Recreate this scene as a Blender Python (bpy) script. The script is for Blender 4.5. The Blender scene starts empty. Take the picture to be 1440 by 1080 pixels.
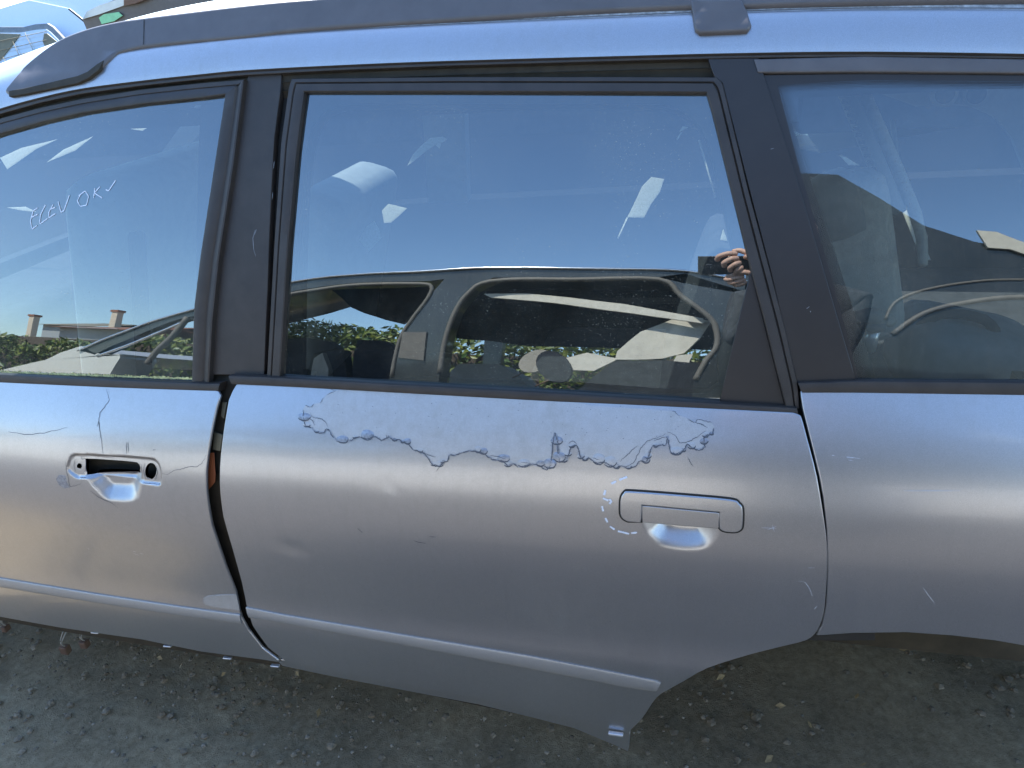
import bpy, bmesh, math, random
import numpy as np
from mathutils import Vector, Matrix
from mathutils.geometry import delaunay_2d_cdt
random.seed(7); rng = np.random.default_rng(7)
scn = bpy.context.scene
COL = scn.collection
rad = math.radians

# ------------------------------------------------------------------ camera
F = 1083.0                                   # focal length in photo pixels (1440 wide)
YAW, PITCH, ROLL = 14.46, 26.30, -4.5
CAM = np.array([0.0, -1.2*math.cos(rad(18)), 1.13 + 1.2*math.sin(rad(18))])
def _basis():
    y, p, r = rad(YAW), rad(PITCH), rad(ROLL)
    f = np.array([-math.sin(y)*math.cos(p), math.cos(y)*math.cos(p), -math.sin(p)])
    R = np.array([math.cos(y), math.sin(y), 0.]); U = np.cross(R, f)
    return R*math.cos(r) + U*math.sin(r), -R*math.sin(r) + U*math.cos(r), f
R_, U_, F_ = _basis()
cd = bpy.data.cameras.new('camera'); cam = bpy.data.objects.new('camera', cd); COL.objects.link(cam)
m = Matrix.Identity(4)
for i in range(3):
    m[i][0], m[i][1], m[i][2], m[i][3] = R_[i], U_[i], -F_[i], CAM[i]
cam.matrix_world = m
cd.sensor_width = 36; cd.lens = 36*F/1440; cd.clip_start = 0.01; cd.clip_end = 2000
scn.camera = cam

# ------------------------------------------------------------------ sky, sun, exposure
SUN_EL, SUN_AZ = 49.0, -27.0                 # azimuth measured from +Y towards +X (behind the car, a little left)
w = bpy.data.worlds.new('World'); scn.world = w; w.use_nodes = True
nt = w.node_tree; bg = nt.nodes['Background']
sky = nt.nodes.new('ShaderNodeTexSky'); sky.sky_type = 'NISHITA'; sky.sun_disc = False
sky.sun_elevation = rad(SUN_EL); sky.sun_rotation = rad(SUN_AZ)
sky.air_density = 1.2; sky.dust_density = 0.25; sky.ozone_density = 6.0
nt.links.new(sky.outputs[0], bg.inputs[0]); bg.inputs[1].default_value = 0.15
sd = bpy.data.lights.new('sun', 'SUN'); sd.energy = 4.8; sd.angle = rad(0.53); sd.color = (1.0, .95, .86)
sun = bpy.data.objects.new('sun', sd); COL.objects.link(sun)
sv = Vector((math.sin(rad(SUN_AZ))*math.cos(rad(SUN_EL)), math.cos(rad(SUN_AZ))*math.cos(rad(SUN_EL)), math.sin(rad(SUN_EL))))
sun.rotation_euler = sv.to_track_quat('Z', 'Y').to_euler()
vs = scn.view_settings; vs.view_transform = 'Standard'; vs.look = 'None'; vs.gamma = 1.0; vs.exposure = 1.7
vs.use_curve_mapping = False
try:
    scn.cycles.max_bounces = 10; scn.cycles.transparent_max_bounces = 16; scn.cycles.glossy_bounces = 5
    scn.cycles.caustics_reflective = False; scn.cycles.caustics_refractive = False
except Exception: pass

# ------------------------------------------------------------------ materials
def nmat(name):
    mt = bpy.data.materials.new(name); mt.use_nodes = True
    return mt, mt.node_tree, mt.node_tree.nodes['Principled BSDF']
def ramp(nt, src, p0, c0, p1, c1):
    r = nt.nodes.new('ShaderNodeValToRGB'); e = r.color_ramp.elements
    e[0].position, e[0].color, e[1].position, e[1].color = p0, (*c0, 1), p1, (*c1, 1)
    nt.links.new(src, r.inputs[0]); return r.outputs[0]
def noise(nt, scale, detail=3, rough=.5, vec=None, stretch=None):
    n = nt.nodes.new('ShaderNodeTexNoise'); n.inputs['Scale'].default_value = scale
    n.inputs['Detail'].default_value = detail; n.inputs['Roughness'].default_value = rough
    g = nt.nodes.new('ShaderNodeNewGeometry')
    if stretch:
        mp = nt.nodes.new('ShaderNodeMapping'); mp.inputs['Scale'].default_value = stretch
        nt.links.new(g.outputs['Position'], mp.inputs[0]); nt.links.new(mp.outputs[0], n.inputs['Vector'])
    else: nt.links.new(g.outputs['Position'], n.inputs['Vector'])
    return n.outputs[0]
def math_(nt, op, a, b):
    n = nt.nodes.new('ShaderNodeMath'); n.operation = op
    for i, v in enumerate((a, b)):
        if isinstance(v, (int, float)): n.inputs[i].default_value = v
        else: nt.links.new(v, n.inputs[i])
    return n.outputs[0]
def bump(nt, bs, h, strength, dist):
    b = nt.nodes.new('ShaderNodeBump'); b.inputs['Strength'].default_value = strength; b.inputs['Distance'].default_value = dist
    nt.links.new(h, b.inputs['Height']); nt.links.new(b.outputs[0], bs.inputs['Normal']); return b
def plain(name, c, rough=.5, metal=0., spec=.5, var=.12, nscale=25, bumps=0., bscale=300, coat=0.):
    mt, nt, bs = nmat(name)
    n = noise(nt, nscale, 4, .6)
    c0 = tuple(max(0, x*(1-var)) for x in c); c1 = tuple(x*(1+var) for x in c)
    nt.links.new(ramp(nt, n, .3, c0, .7, c1), bs.inputs['Base Color'])
    bs.inputs['Roughness'].default_value = rough; bs.inputs['Metallic'].default_value = metal
    bs.inputs['Specular IOR Level'].default_value = spec; bs.inputs['Coat Weight'].default_value = coat
    if bumps: bump(nt, bs, noise(nt, bscale, 3), bumps, .001)
    return mt
def paint(name, base, metal, rough, coat=1.0, dirt=.0, orange=.05, coatr=.04):
    mt, nt, bs = nmat(name)
    big = noise(nt, 3.5, 5, .6); fine = noise(nt, 1300, 3, .8)
    c = ramp(nt, fine, .35, tuple(x*.80 for x in base), .65, tuple(min(1, x*1.18) for x in base))
    if dirt:
        speck = noise(nt, 60, 6, .7)
        k = math_(nt, 'MULTIPLY', ramp(nt, big, .35, (0,)*3, .75, (1,)*3), ramp(nt, speck, .4, (.2,)*3, .75, (1,)*3))
        st = ramp(nt, noise(nt, 1, 4, .6, stretch=(60, 60, 3.5)), .5, (0,)*3, .8, (1,)*3)
        k = math_(nt, 'MULTIPLY', math_(nt, 'ADD', k, math_(nt, 'MULTIPLY', st, .35)), dirt)
        mx = nt.nodes.new('ShaderNodeMixRGB'); nt.links.new(k, mx.inputs[0]); nt.links.new(c, mx.inputs[1]); mx.inputs[2].default_value = (.30, .27, .22, 1); c = mx.outputs[0]
        nt.links.new(math_(nt, 'SUBTRACT', metal, math_(nt, 'MULTIPLY', k, .6)), bs.inputs['Metallic'])
        nt.links.new(math_(nt, 'ADD', coatr, math_(nt, 'MULTIPLY', k, .5)), bs.inputs['Coat Roughness'])
    else:
        bs.inputs['Metallic'].default_value = metal; bs.inputs['Coat Roughness'].default_value = coatr
    nt.links.new(c, bs.inputs['Base Color']); bs.inputs['Roughness'].default_value = rough
    bs.inputs['Coat Weight'].default_value = coat
    if orange: bump(nt, bs, noise(nt, 260, 2), orange, .0004)
    return mt
def glassmat(name, refl=.16, tint=(.30, .36, .36), dust=.05, lower=None):
    mt = bpy.data.materials.new(name); mt.use_nodes = True; nt = mt.node_tree
    nt.nodes.clear(); out = nt.nodes.new('ShaderNodeOutputMaterial')
    tr = nt.nodes.new('ShaderNodeBsdfTransparent'); tr.inputs[0].default_value = (*tint, 1)
    gl = nt.nodes.new('ShaderNodeBsdfGlossy'); gl.inputs['Roughness'].default_value = .004; gl.inputs['Color'].default_value = (.86, .93, .96, 1)
    lw = nt.nodes.new('ShaderNodeLayerWeight'); lw.inputs[0].default_value = .35
    fac = math_(nt, 'MINIMUM', math_(nt, 'ADD', math_(nt, 'MULTIPLY', lw.outputs['Fresnel'], .8), refl), .95)
    wav = nt.nodes.new('ShaderNodeBump'); wav.inputs['Strength'].default_value = .06; wav.inputs['Distance'].default_value = .003
    nt.links.new(noise(nt, 7, 1, .3), wav.inputs['Height']); nt.links.new(wav.outputs[0], gl.inputs['Normal'])
    m1 = nt.nodes.new('ShaderNodeMixShader'); nt.links.new(fac, m1.inputs[0]); nt.links.new(tr.outputs[0], m1.inputs[1]); nt.links.new(gl.outputs[0], m1.inputs[2])
    df = nt.nodes.new('ShaderNodeBsdfDiffuse'); df.inputs[0].default_value = (.62, .62, .52, 1)
    sp = ramp(nt, noise(nt, 420, 2, .7), .62, (0,)*3, .74, (1,)*3)
    sp2 = ramp(nt, noise(nt, 150, 3, .6), .68, (0,)*3, .76, (1,)*3)
    cl = ramp(nt, noise(nt, 4.5, 4, .6), .40, (.15,)*3, .72, (1,)*3)
    k = math_(nt, 'MULTIPLY', math_(nt, 'ADD', math_(nt, 'ADD', math_(nt, 'MULTIPLY', sp, 3.2), math_(nt, 'MULTIPLY', sp2, 3.0)), .42), math_(nt, 'MULTIPLY', cl, dust))
    if lower:                                # grime gathering along the bottom edge of the pane
        g = nt.nodes.new('ShaderNodeNewGeometry'); s = nt.nodes.new('ShaderNodeSeparateXYZ'); nt.links.new(g.outputs['Position'], s.inputs[0])
        zz = math_(nt, 'SUBTRACT', s.outputs[2], math_(nt, 'MULTIPLY', s.outputs[0], .03))
        mr = nt.nodes.new('ShaderNodeMapRange'); nt.links.new(zz, mr.inputs[0])
        mr.inputs[1].default_value, mr.inputs[2].default_value, mr.inputs[3].default_value, mr.inputs[4].default_value = lower[1], lower[0], 0, lower[2]
        k = math_(nt, 'ADD', k, math_(nt, 'MULTIPLY', math_(nt, 'POWER', mr.outputs[0], 2.0), math_(nt, 'ADD', .4, sp)))
    m2 = nt.nodes.new('ShaderNodeMixShader'); nt.links.new(math_(nt, 'MINIMUM', k, .9), m2.inputs[0]); nt.links.new(m1.outputs[0], m2.inputs[1]); nt.links.new(df.outputs[0], m2.inputs[2])
    nt.links.new(m2.outputs[0], out.inputs[0]); return mt
M = {}
M['silver'] = paint('silver_paint', (.48, .47, .475), .88, .33, coat=.6, dirt=.34, coatr=.07)
M['dull'] = paint('peeled_paint', (.53, .52, .51), .58, .46, coat=.25, dirt=.55, orange=.6, coatr=.35)
M['edge'] = plain('lacquer_edge_and_shade', (.10, .105, .12), .5)
M['blister'] = plain('lifted_lacquer_and_shade', (.33, .34, .37), .32, metal=.5, coat=.6, var=.3, nscale=200)
M['black'] = plain('black_plastic', (.042, .033, .027), .50, var=.2, bumps=.25, bscale=900)
M['blackgloss'] = plain('black_satin_film', (.030, .024, .021), .42, var=.1, bumps=.04, bscale=500)
M['rubber'] = plain('rubber', (.020, .018, .015), .65, var=.3, bumps=.2)
M['rail'] = plain('rail_plastic', (.12, .105, .10), .36, var=.1, bumps=.15, bscale=1200)
M['brown'] = plain('dusty_channel', (.045, .035, .022), .8, var=.35)
M['glass'] = glassmat('window_glass', .20, (.28, .35, .35), .15)
M['glassf'] = glassmat('dusty_window_glass', .20, (.32, .38, .37), .13, lower=(.89, 1.06, .42))
M['glassq'] = glassmat('quarter_glass', .15, (.50, .58, .58), .10)
M['fabric'] = plain('grey_seat_cloth', (.36, .36, .33), .9, var=.15, nscale=60, bumps=.5, bscale=500)
M['trim'] = plain('dark_trim', (.030, .033, .038), .9, spec=.08, var=.3)
M['greytrim'] = plain('grey_trim', (.16, .18, .19), .7, var=.15)
M['white'] = plain('white_crayon', (.85, .87, .92), .8, var=.05)
M['orange'] = plain('orange_label', (.30, .085, .03), .5)
M['brass'] = plain('dull_steel', (.16, .14, .09), .5, metal=.5)
M['steel'] = plain('bright_clip', (.7, .7, .72), .3, metal=.6)
M['primer'] = plain('chipped_primer', (.42, .43, .44), .55, var=.45, nscale=120)
M['satin'] = paint('moulding_paint', (.40, .39, .38), .55, .50, coat=.1, dirt=.3, coatr=.3)
M['pale'] = plain('pale_seat_cloth', (.78, .78, .70), .9)
M['plug'] = plain('brown_plug', (.14, .085, .06), .6, var=.2)
M['wire'] = plain('pale_wire', (.4, .38, .34), .5)
M['lichen'] = plain('yellow_lichen', (.80, .70, .30), .9, var=.4, nscale=90)
M['skin'] = plain('skin', (.55, .33, .24), .55, var=.08)
M['phone'] = plain('phone_black', (.012, .012, .014), .15)
M['jacket'] = plain('dark_jacket', (.045, .050, .055), .9, var=.45, nscale=70)
M['hair'] = plain('dark_hair', (.012, .010, .009), .6)
M['jeans'] = plain('dark_jeans', (.03, .035, .05), .9)

# ------------------------------------------------------------------ geometry of the flank
ZZ = np.linspace(0, 1.8, 1801)
def _prof(z, n):
    t = np.tan(np.radians(np.interp(ZZ, z, n))); return np.concatenate([[0], np.cumsum((t[1:] + t[:-1])/2*0.001)])
zb = [.0, .20, .30, .42, .465, .52, .62, .69, .735, .78, .83, .87, .90, .94, 1.0]
nb = [-8, -7, -6, -2, 7, 0, -2, -.5, 4, 11, 19, 26, 29, 31, 31]
G_ = _prof([.85, .93, 1.13, 1.33, 1.5], [12, 14.5, 18, 21.5, 24]); G_ -= np.interp(1.13, ZZ, G_)
P_ = _prof(zb, nb)
# smooth the body's section so that its reflections roll instead of breaking
ker = np.hanning(31); ker /= ker.sum(); P_ = np.convolve(np.pad(P_, 15, mode='reflect', reflect_type='odd'), ker, 'valid')
P_ += np.interp(.94, ZZ, G_) - .010 - np.interp(.94, ZZ, P_)
K, X0, SH = .022, .1, .030
def Sg(x, z): return np.interp(z - SH*x, ZZ, G_) + K*(x - X0)**2
FEAT = []
def Sb(x, z):
    y = np.interp(z - SH*x, ZZ, P_) + K*(x - X0)**2
    for f in FEAT: y = y + f(x, z)
    return y
def ray(px, py):
    r = F_ + R_*(px - 720)/F - U_*(py - 540)/F; return r/np.linalg.norm(r)
def hit(px, py, S):
    r = ray(px, py); t = 1.2
    for _ in range(80):
        q = CAM + r*t; t -= (q[1] - S(q[0], q[2]))/max(r[1], .25)*.75
    return CAM + r*t
def xz(pts, S): return [(lambda h: (h[0], h[2]))(hit(px, py, S)) for px, py in pts]
def at(px, py, Y):
    r = ray(px, py); return CAM + r*((Y - CAM[1])/r[1])
def nrm(S, x, z, e=8e-4):
    n = np.array([(S(x+e, z) - S(x-e, z))/(2*e), -1., (S(x, z+e) - S(x, z-e))/(2*e)]); return n/np.linalg.norm(n)
def mirror_to(px, py, D):                    # the point on the plane y = -D that the side glass shows at this place
    h = hit(px, py, Sg); r = ray(px, py); n = nrm(Sg, h[0], h[2]); o = r - 2*(r@n)*n
    return h + o*((-D - h[1])/o[1])

def obj(name, verts, faces, mat, parent=None, smooth=True, normals=None, mats=None, mi=None):
    me = bpy.data.meshes.new(name); me.from_pydata([tuple(map(float, v)) for v in verts], [], faces); 
    for mm in (mats or [mat]): me.materials.append(mm)
    if mi is not None: me.polygons.foreach_set('material_index', mi)
    if smooth: me.polygons.foreach_set('use_smooth', [True]*len(me.polygons))
    me.update()
    if normals is not None: me.normals_split_custom_set_from_vertices([tuple(map(float, n)) for n in normals])
    o = bpy.data.objects.new(name, me); COL.objects.link(o)
    if parent is not None: o.parent = parent; o.matrix_parent_inverse = WINV(parent)
    return o
def WINV(p):
    mt = Matrix.Identity(4); q = p
    while q is not None:
        mt = Matrix.Translation(q.location) @ (q.rotation_euler.to_matrix().to_4x4()) @ q.matrix_parent_inverse.inverted() @ mt if False else mt
        q = q.parent
    bpy.context.view_layer.update() if False else None
    # every parent in this script is either at its own location without rotation, or a mesh at the origin
    loc = Vector((0, 0, 0)); q = p
    while q is not None:
        loc += Vector(q.location) + q.matrix_parent_inverse.translation; q = q.parent
    return Matrix.Translation(-loc)
def empty(name, loc, label=None, cat=None, group=None):
    o = bpy.data.objects.new(name, None); o.location = tuple(map(float, loc)); COL.objects.link(o)
    if label: o['label'] = label; o['category'] = cat
    if group: o['group'] = group
    return o
def tag(o, label=None, cat=None, group=None, kind=None):
    if label: o['label'] = label
    if cat: o['category'] = cat
    if group: o['group'] = group
    if kind: o['kind'] = kind
    return o

def resample(P, step):
    P = [np.array(p, float) for p in P]; out = []
    for a, b in zip(P, P[1:] + P[:1]):
        n = max(1, int(np.linalg.norm(b - a)/step)); out += [a + (b - a)*i/n for i in range(n)]
    return out
def smoothline(P, n=8, closed=False):        # Catmull-Rom through the points
    P = [np.array(p, float) for p in P]; N = len(P); out = []
    rngi = range(N if closed else N - 1)
    for i in rngi:
        p0 = P[(i-1) % N] if closed or i > 0 else P[0]; p1 = P[i]; p2 = P[(i+1) % N]
        p3 = P[(i+2) % N] if closed or i + 2 < N else P[-1]
        for k in range(n):
            t = k/n; out.append(.5*((2*p1) + (-p0+p2)*t + (2*p0-5*p1+4*p2-p3)*t*t + (-p0+3*p1-3*p2+p3)*t**3))
    if not closed: out.append(P[-1])
    return out
def inside(pts, poly):
    x, y = pts[:, 0], pts[:, 1]; c = np.zeros(len(pts), bool); P = np.array(poly); j = len(P) - 1
    for i in range(len(P)):
        xi, yi, xj, yj = *P[i], *P[j]
        if yi != yj: c ^= ((yi > y) != (yj > y)) & (x < (xj-xi)*(y-yi)/(yj-yi) + xi)
        j = i
    return c
def panel(name, outline, S, mat, parent, off=0., th=.012, r=.0015, res=.03, step=.008, holes=(), fine=(), crown=None, both=False, loops=()):
    """sheet trimmed to an outline in (x, z), laid on the surface y = S(x, z), with rolled edges"""
    A = [resample(outline, step)] + [resample(h, step*.6) for h in holes]
    V, E = [], []; rings = []
    for a in A:
        s = len(V); V += a; E += [(s+i, s+(i+1) % len(a)) for i in range(len(a))]; rings.append((s, len(a)))
    for lp in loops:
        a = resample(lp, .0028); a = [p for p in a if not any(inside(np.array([p]), h)[0] or np.min((np.array(resample(h, .003))[:, 0]-p[0])**2+(np.array(resample(h, .003))[:, 1]-p[1])**2) < .0012**2 for h in holes)]
        V += a
    P = np.array(outline); g = []
    def grid(x0, x1, z0, z1, rs, excl=()):
        X, Z = np.meshgrid(np.arange(x0, x1, rs), np.arange(z0, z1, rs)); q = np.stack([X.ravel(), Z.ravel()], 1)
        q = q[inside(q, outline)]
        for h in holes: q = q[~inside(q, h)]
        for f in excl: q = q[~((q[:, 0] > f[0]) & (q[:, 0] < f[1]) & (q[:, 1] > f[2]) & (q[:, 1] < f[3]))]
        B = np.array(V)
        keep = [np.min((B[:, 0]-a[0])**2 + (B[:, 1]-a[1])**2) > (min(rs, step)*.45)**2 for a in q]
        return list(q[np.array(keep, bool)]) if len(q) else []
    g += grid(P[:, 0].min(), P[:, 0].max(), P[:, 1].min(), P[:, 1].max(), res, fine)
    for f in fine: g += grid(*f)
    pts = [Vector((float(a[0]), float(a[1]))) for a in V + g]
    vo, eo, fo, ov, _, _ = delaunay_2d_cdt(pts, E, [], 0, 1e-7)
    vo = np.array([(v[0], v[1]) for v in vo]); T = np.array([f for f in fo if len(f) == 3])
    c = vo[T].mean(1); k = inside(c, A[0])
    for h in A[1:]: k &= ~inside(c, h)
    T = T[k]
    a_, b_, c_ = vo[T[:, 0]], vo[T[:, 1]], vo[T[:, 2]]
    area = (b_[:, 0]-a_[:, 0])*(c_[:, 1]-a_[:, 1]) - (b_[:, 1]-a_[:, 1])*(c_[:, 0]-a_[:, 0])
    T = [tuple(t) if s > 0 else (t[0], t[2], t[1]) for t, s in zip(T, area)]
    N = [nrm(S, x, z) for x, z in vo]
    W = []
    B = np.array(A[0]) if crown else None
    for (x, z), n in zip(vo, N):
        o = off
        if crown:
            d = math.sqrt(np.min((B[:, 0]-x)**2 + (B[:, 1]-z)**2)); o += crown[0]*(1 - max(0, 1 - d/crown[1])**2)
        W.append(np.array([x, S(x, z), z]) + n*o)
    inv = {}
    for i, src in enumerate(ov):
        for s_ in src: inv[s_] = i
    faces = [tuple(map(int, t)) for t in T]; NN = list(N)
    for ri, (s, n) in enumerate(rings):
        L = [inv[s+i] for i in range(n)]
        q = vo[L]; ar = np.sum(q[:, 0]*np.roll(q[:, 1], -1) - np.roll(q[:, 0], -1)*q[:, 1])
        sgn = 1 if ar > 0 else -1
        if ri > 0: sgn = -sgn
        prev = L
        outs = []
        for i in range(n):
            d = q[(i+1) % n] - q[i-1]; o2 = np.array([d[1], -d[0]])*sgn; o2 /= (np.linalg.norm(o2)+1e-12)
            nn = N[L[i]]; o3 = np.array([o2[0], 0, o2[1]]); o3 -= nn*(o3@nn); o3 /= np.linalg.norm(o3)+1e-12; outs.append(o3)
        for do, dn, bl in ((r*.3, -r*.08, .35), (r*.75, -r*.4, .8), (r, -r, 1.2), (r, -th, 1.57)):
            cur = []
            for i in range(n):
                nn = N[L[i]]; W.append(W[L[i]] + outs[i]*do + nn*dn); NN.append(nn*math.cos(bl) + outs[i]*math.sin(bl)); cur.append(len(W)-1)
            for i in range(n):
                j = (i+1) % n
                f = (prev[i], cur[i], cur[j], prev[j]); faces.append(f if sgn*(1 if ri == 0 else -1) > 0 else f[::-1])
            prev = cur
        if both and ri == 0: pass
    if crown: NN = None
    return obj(name, W, faces, mat, parent, normals=NN)
def cum(P):
    P = np.array(P, float); d = np.concatenate([[0], np.cumsum(np.linalg.norm(P[1:]-P[:-1], axis=1))]); return P, d/d[-1]
def rs(P, N):
    P, d = cum(P); t = np.linspace(0, 1, N); return np.stack([np.interp(t, d, P[:, k]) for k in range(P.shape[1])], 1)
def ribbon(name, top, bot, S, mat, parent, prof, N=60, px=True, sharp=False):
    """strip between two traced edges; prof = [(v, height above surface), ...] from the first edge to the second"""
    a, b = rs(top, N), rs(bot, N)
    V, Fc = [], []
    if px: a = np.array(xz(a, S)); b = np.array(xz(b, S))
    k = len(prof)
    for i in range(N):
        for v, h in prof:
            x, z = a[i] + (b[i]-a[i])*v; V.append(np.array([x, S(x, z), z]) + nrm(S, x, z)*h)
    for i in range(N-1):
        for j in range(k-1): Fc.append((i*k+j, i*k+j+1, (i+1)*k+j+1, (i+1)*k+j))
    Fc.append(tuple(range(k))[::-1]); Fc.append(tuple((N-1)*k+j for j in range(k)))
    o = obj(name, V, Fc, mat, parent)
    me = o.data
    try:
        me.set_sharp_from_angle(angle=rad(40))
    except Exception: pass
    return o
RND = lambda h, b=-.006: [(0, b), (0, h*.55), (.03, h*.8), (.09, h*.96), (.2, h), (.5, h*1.05), (.8, h), (.91, h*.96), (.97, h*.8), (1, h*.55), (1, b)]
SM = [(0, -.006), (0, .0016), (.05, .0026), (.12, .0032), (.5, .0038), (.85, .0034), (.96, .0024), (1, .001), (1, -.006)]
def stroke(name, pts, S, mat, parent, wid=.0012, off=.0006, jit=0., px=True, dash=None, N=None, taper=True):
    """thin drawn or scratched line lying on the surface"""
    L = [np.array(p, float) for p in pts]; V, Fc = [], []
    q = np.array(xz(L, S)) if px else np.array(L)
    q = rs(q, N or max(6, len(L)*4))
    if jit: q[1:-1] += rng.normal(0, jit, q[1:-1].shape)
    n = len(q)
    for i in range(n):
        d = q[min(i+1, n-1)] - q[max(i-1, 0)]; d /= np.linalg.norm(d)+1e-9; o = np.array([-d[1], d[0]])
        ww = wid*(.35 + .65*math.sin(math.pi*(i+.5)/n) if taper else 1)*rng.uniform(.7, 1.15)
        for s in (-.5, .5):
            x, z = q[i] + o*ww*s; V.append(np.array([x, S(x, z), z]) + nrm(S, x, z)*off)
        if i and not (dash and (i//dash) % 2): Fc.append((2*i-2, 2*i-1, 2*i+1, 2*i))
    if parent is None: return V, Fc
    return obj(name, V, Fc, mat, parent, smooth=False)
def strokes(name, lines, S, mat, parent, **kw):
    V, Fc = [], []
    for l in lines:
        v, f = stroke(name, l, S, mat, None, **kw); b = len(V); V += v; Fc += [tuple(i+b for i in q) for q in f]
    return tag(obj(name, V, Fc, mat, parent, smooth=False), kind='stuff')
def box(name, c, s, mat, parent=None, rot=None, bev=.0):
    bm = bmesh.new(); bmesh.ops.create_cube(bm, size=1); bmesh.ops.scale(bm, vec=s, verts=bm.verts)
    if bev: bmesh.ops.bevel(bm, geom=list(bm.edges), offset=bev, segments=3, affect='EDGES', profile=.6)
    if rot is not None: bmesh.ops.rotate(bm, cent=(0, 0, 0), matrix=rot, verts=bm.verts)
    bmesh.ops.translate(bm, vec=tuple(map(float, c)), verts=bm.verts)
    me = bpy.data.meshes.new(name); bm.to_mesh(me); bm.free(); me.materials.append(mat)
    if bev:
        me.polygons.foreach_set('use_smooth', [True]*len(me.polygons))
        me.set_sharp_from_angle(angle=rad(45))
    o = bpy.data.objects.new(name, me); COL.objects.link(o)
    if parent is not None: o.parent = parent; o.matrix_parent_inverse = WINV(parent)
    return o
def tube(name, pts, r, mat, parent=None, seg=10, sm=4):
    P = smoothline(pts, sm) if len(pts) > 2 else [np.array(p, float) for p in pts]
    V, Fc = [], []; n = len(P); rr = r if hasattr(r, '__len__') else [r]*n
    if len(rr) != n: rr = np.interp(np.linspace(0, 1, n), np.linspace(0, 1, len(rr)), rr)
    for i in range(n):
        d = P[min(i+1, n-1)] - P[max(i-1, 0)]; d /= np.linalg.norm(d)+1e-9
        a = np.cross(d, [0.13, .31, 1.]); a /= np.linalg.norm(a); b = np.cross(d, a)
        for k in range(seg): t = 2*math.pi*k/seg; V.append(P[i] + (a*math.cos(t) + b*math.sin(t))*rr[i])
    for i in range(n-1):
        for k in range(seg): Fc.append((i*seg+k, i*seg+(k+1) % seg, (i+1)*seg+(k+1) % seg, (i+1)*seg+k))
    Fc.append(tuple(range(seg))[::-1]); Fc.append(tuple((n-1)*seg+k for k in range(seg)))
    return obj(name, V, Fc, mat, parent)
def slab(name, pts, depth, mat, parent=None, smooth=False):
    """closed outline of 3-D points given a real thickness along depth"""
    d = np.array(depth, float); n = len(pts); V = [np.array(p) for p in pts] + [np.array(p)+d for p in pts]
    Fc = [(i, (i+1) % n, n+(i+1) % n, n+i) for i in range(n)]
    tri = delaunay_2d_cdt([Vector((float(p[0]), float(p[2]))) for p in pts], [(i, (i+1) % n) for i in range(n)], [], 1, 1e-7)
    if len(tri[0]) == n:
        for f in tri[2]:
            ff = [tri[3][i][0] for i in f]; Fc.append(tuple(ff)); Fc.append(tuple(n+i for i in ff)[::-1])
    else: Fc += [tuple(range(n)), tuple(range(n, 2*n))[::-1]]
    return obj(name, V, Fc, mat, parent, smooth=smooth)

# ------------------------------------------------------------------ traced outlines (photo pixels)
DRIP = [(-120, 196), (-60, 174), (0, 153), (57, 137), (117, 124), (200, 113), (283, 104), (347, 98), (480, 91), (633, 85), (880, 78), (1040, 74), (1215, 72), (1440, 75), (1600, 79)]
car = empty('estate_car', (-.2, .72, 0), 'silver estate car with peeling lacquer on its rear door and black window surrounds', 'car')

# ---- roof: a section lofted along the drip edge
e2 = xz(smoothline(DRIP, 5), Sg)
ex = np.array([p[0] for p in e2]); ez = np.array([p[1] for p in e2])
XR = np.linspace(ex[0], 2.15, 140)
zc = np.polyfit(ex[ex > .0], ez[ex > .0], 1)
ZR = np.where(XR <= ex[-1], np.interp(XR, ex, ez), ez[-1] + zc[0]*(XR - ex[-1]) - .10*np.maximum(0, XR-1.2)**2)
s_ = np.linspace(0, .9, 181); nn_ = np.interp(s_, [0, .008, .03, .05, .062, .072, .10, .20, .45, .9], [10, 22, 30, 40, 52, 62, 66, 79, 86, 90])
sy = np.concatenate([[0], np.cumsum(np.sin(np.radians(nn_[1:]))*.005)]); sz = np.concatenate([[0], np.cumsum(np.cos(np.radians(nn_[1:]))*.005)])
YC = .74
def edge_y(x, z): return Sg(x, z) - .006
def roof_pt(x, z0, y):                        # height of the roof skin at distance y
    y0 = edge_y(x, z0); d = min(y, 2*YC-y) - y0
    return z0 + np.interp(d, sy, sz)
sec = np.concatenate([np.arange(0, .14, .005), np.arange(.14, .60, .03)])
V, Fc = [], []
for x, z0 in zip(XR, ZR):
    y0 = edge_y(x, z0); row = [(x, y0, z0)]
    ys = [y0 + np.interp(s, s_, sy) for s in sec[1:]]; ys = [y for y in ys if y < YC]
    while len(ys) < len(sec)-1: ys.append(ys[-1] + (YC-ys[-1])*.3)
    row += [(x, y, roof_pt(x, z0, y)) for y in ys]
    row += [(x, 2*YC - p[1], p[2]) for p in row[::-1]]
    V += row
k = len(row)
for i in range(len(XR)-1):
    for j in range(k-1): Fc.append((i*k+j, (i+1)*k+j, (i+1)*k+j+1, i*k+j+1))
roof = obj('roof', V, Fc, M['silver'], car)
# rolled lower lip of the roof edge
lipV, lipF = [], []
for i, (x, z0) in enumerate(zip(XR, ZR)):
    y0 = edge_y(x, z0)
    for dy, dz in ((0, 0), (.001, -.003), (.005, -.005), (.02, -.004)): lipV.append((x, y0+dy, z0+dz))
for i in range(len(XR)-1):
    for j in range(3): lipF.append((i*4+j, (i+1)*4+j, (i+1)*4+j+1, i*4+j+1)[::-1])
obj('drip_lip', lipV, lipF, M['black'], roof)
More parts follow.
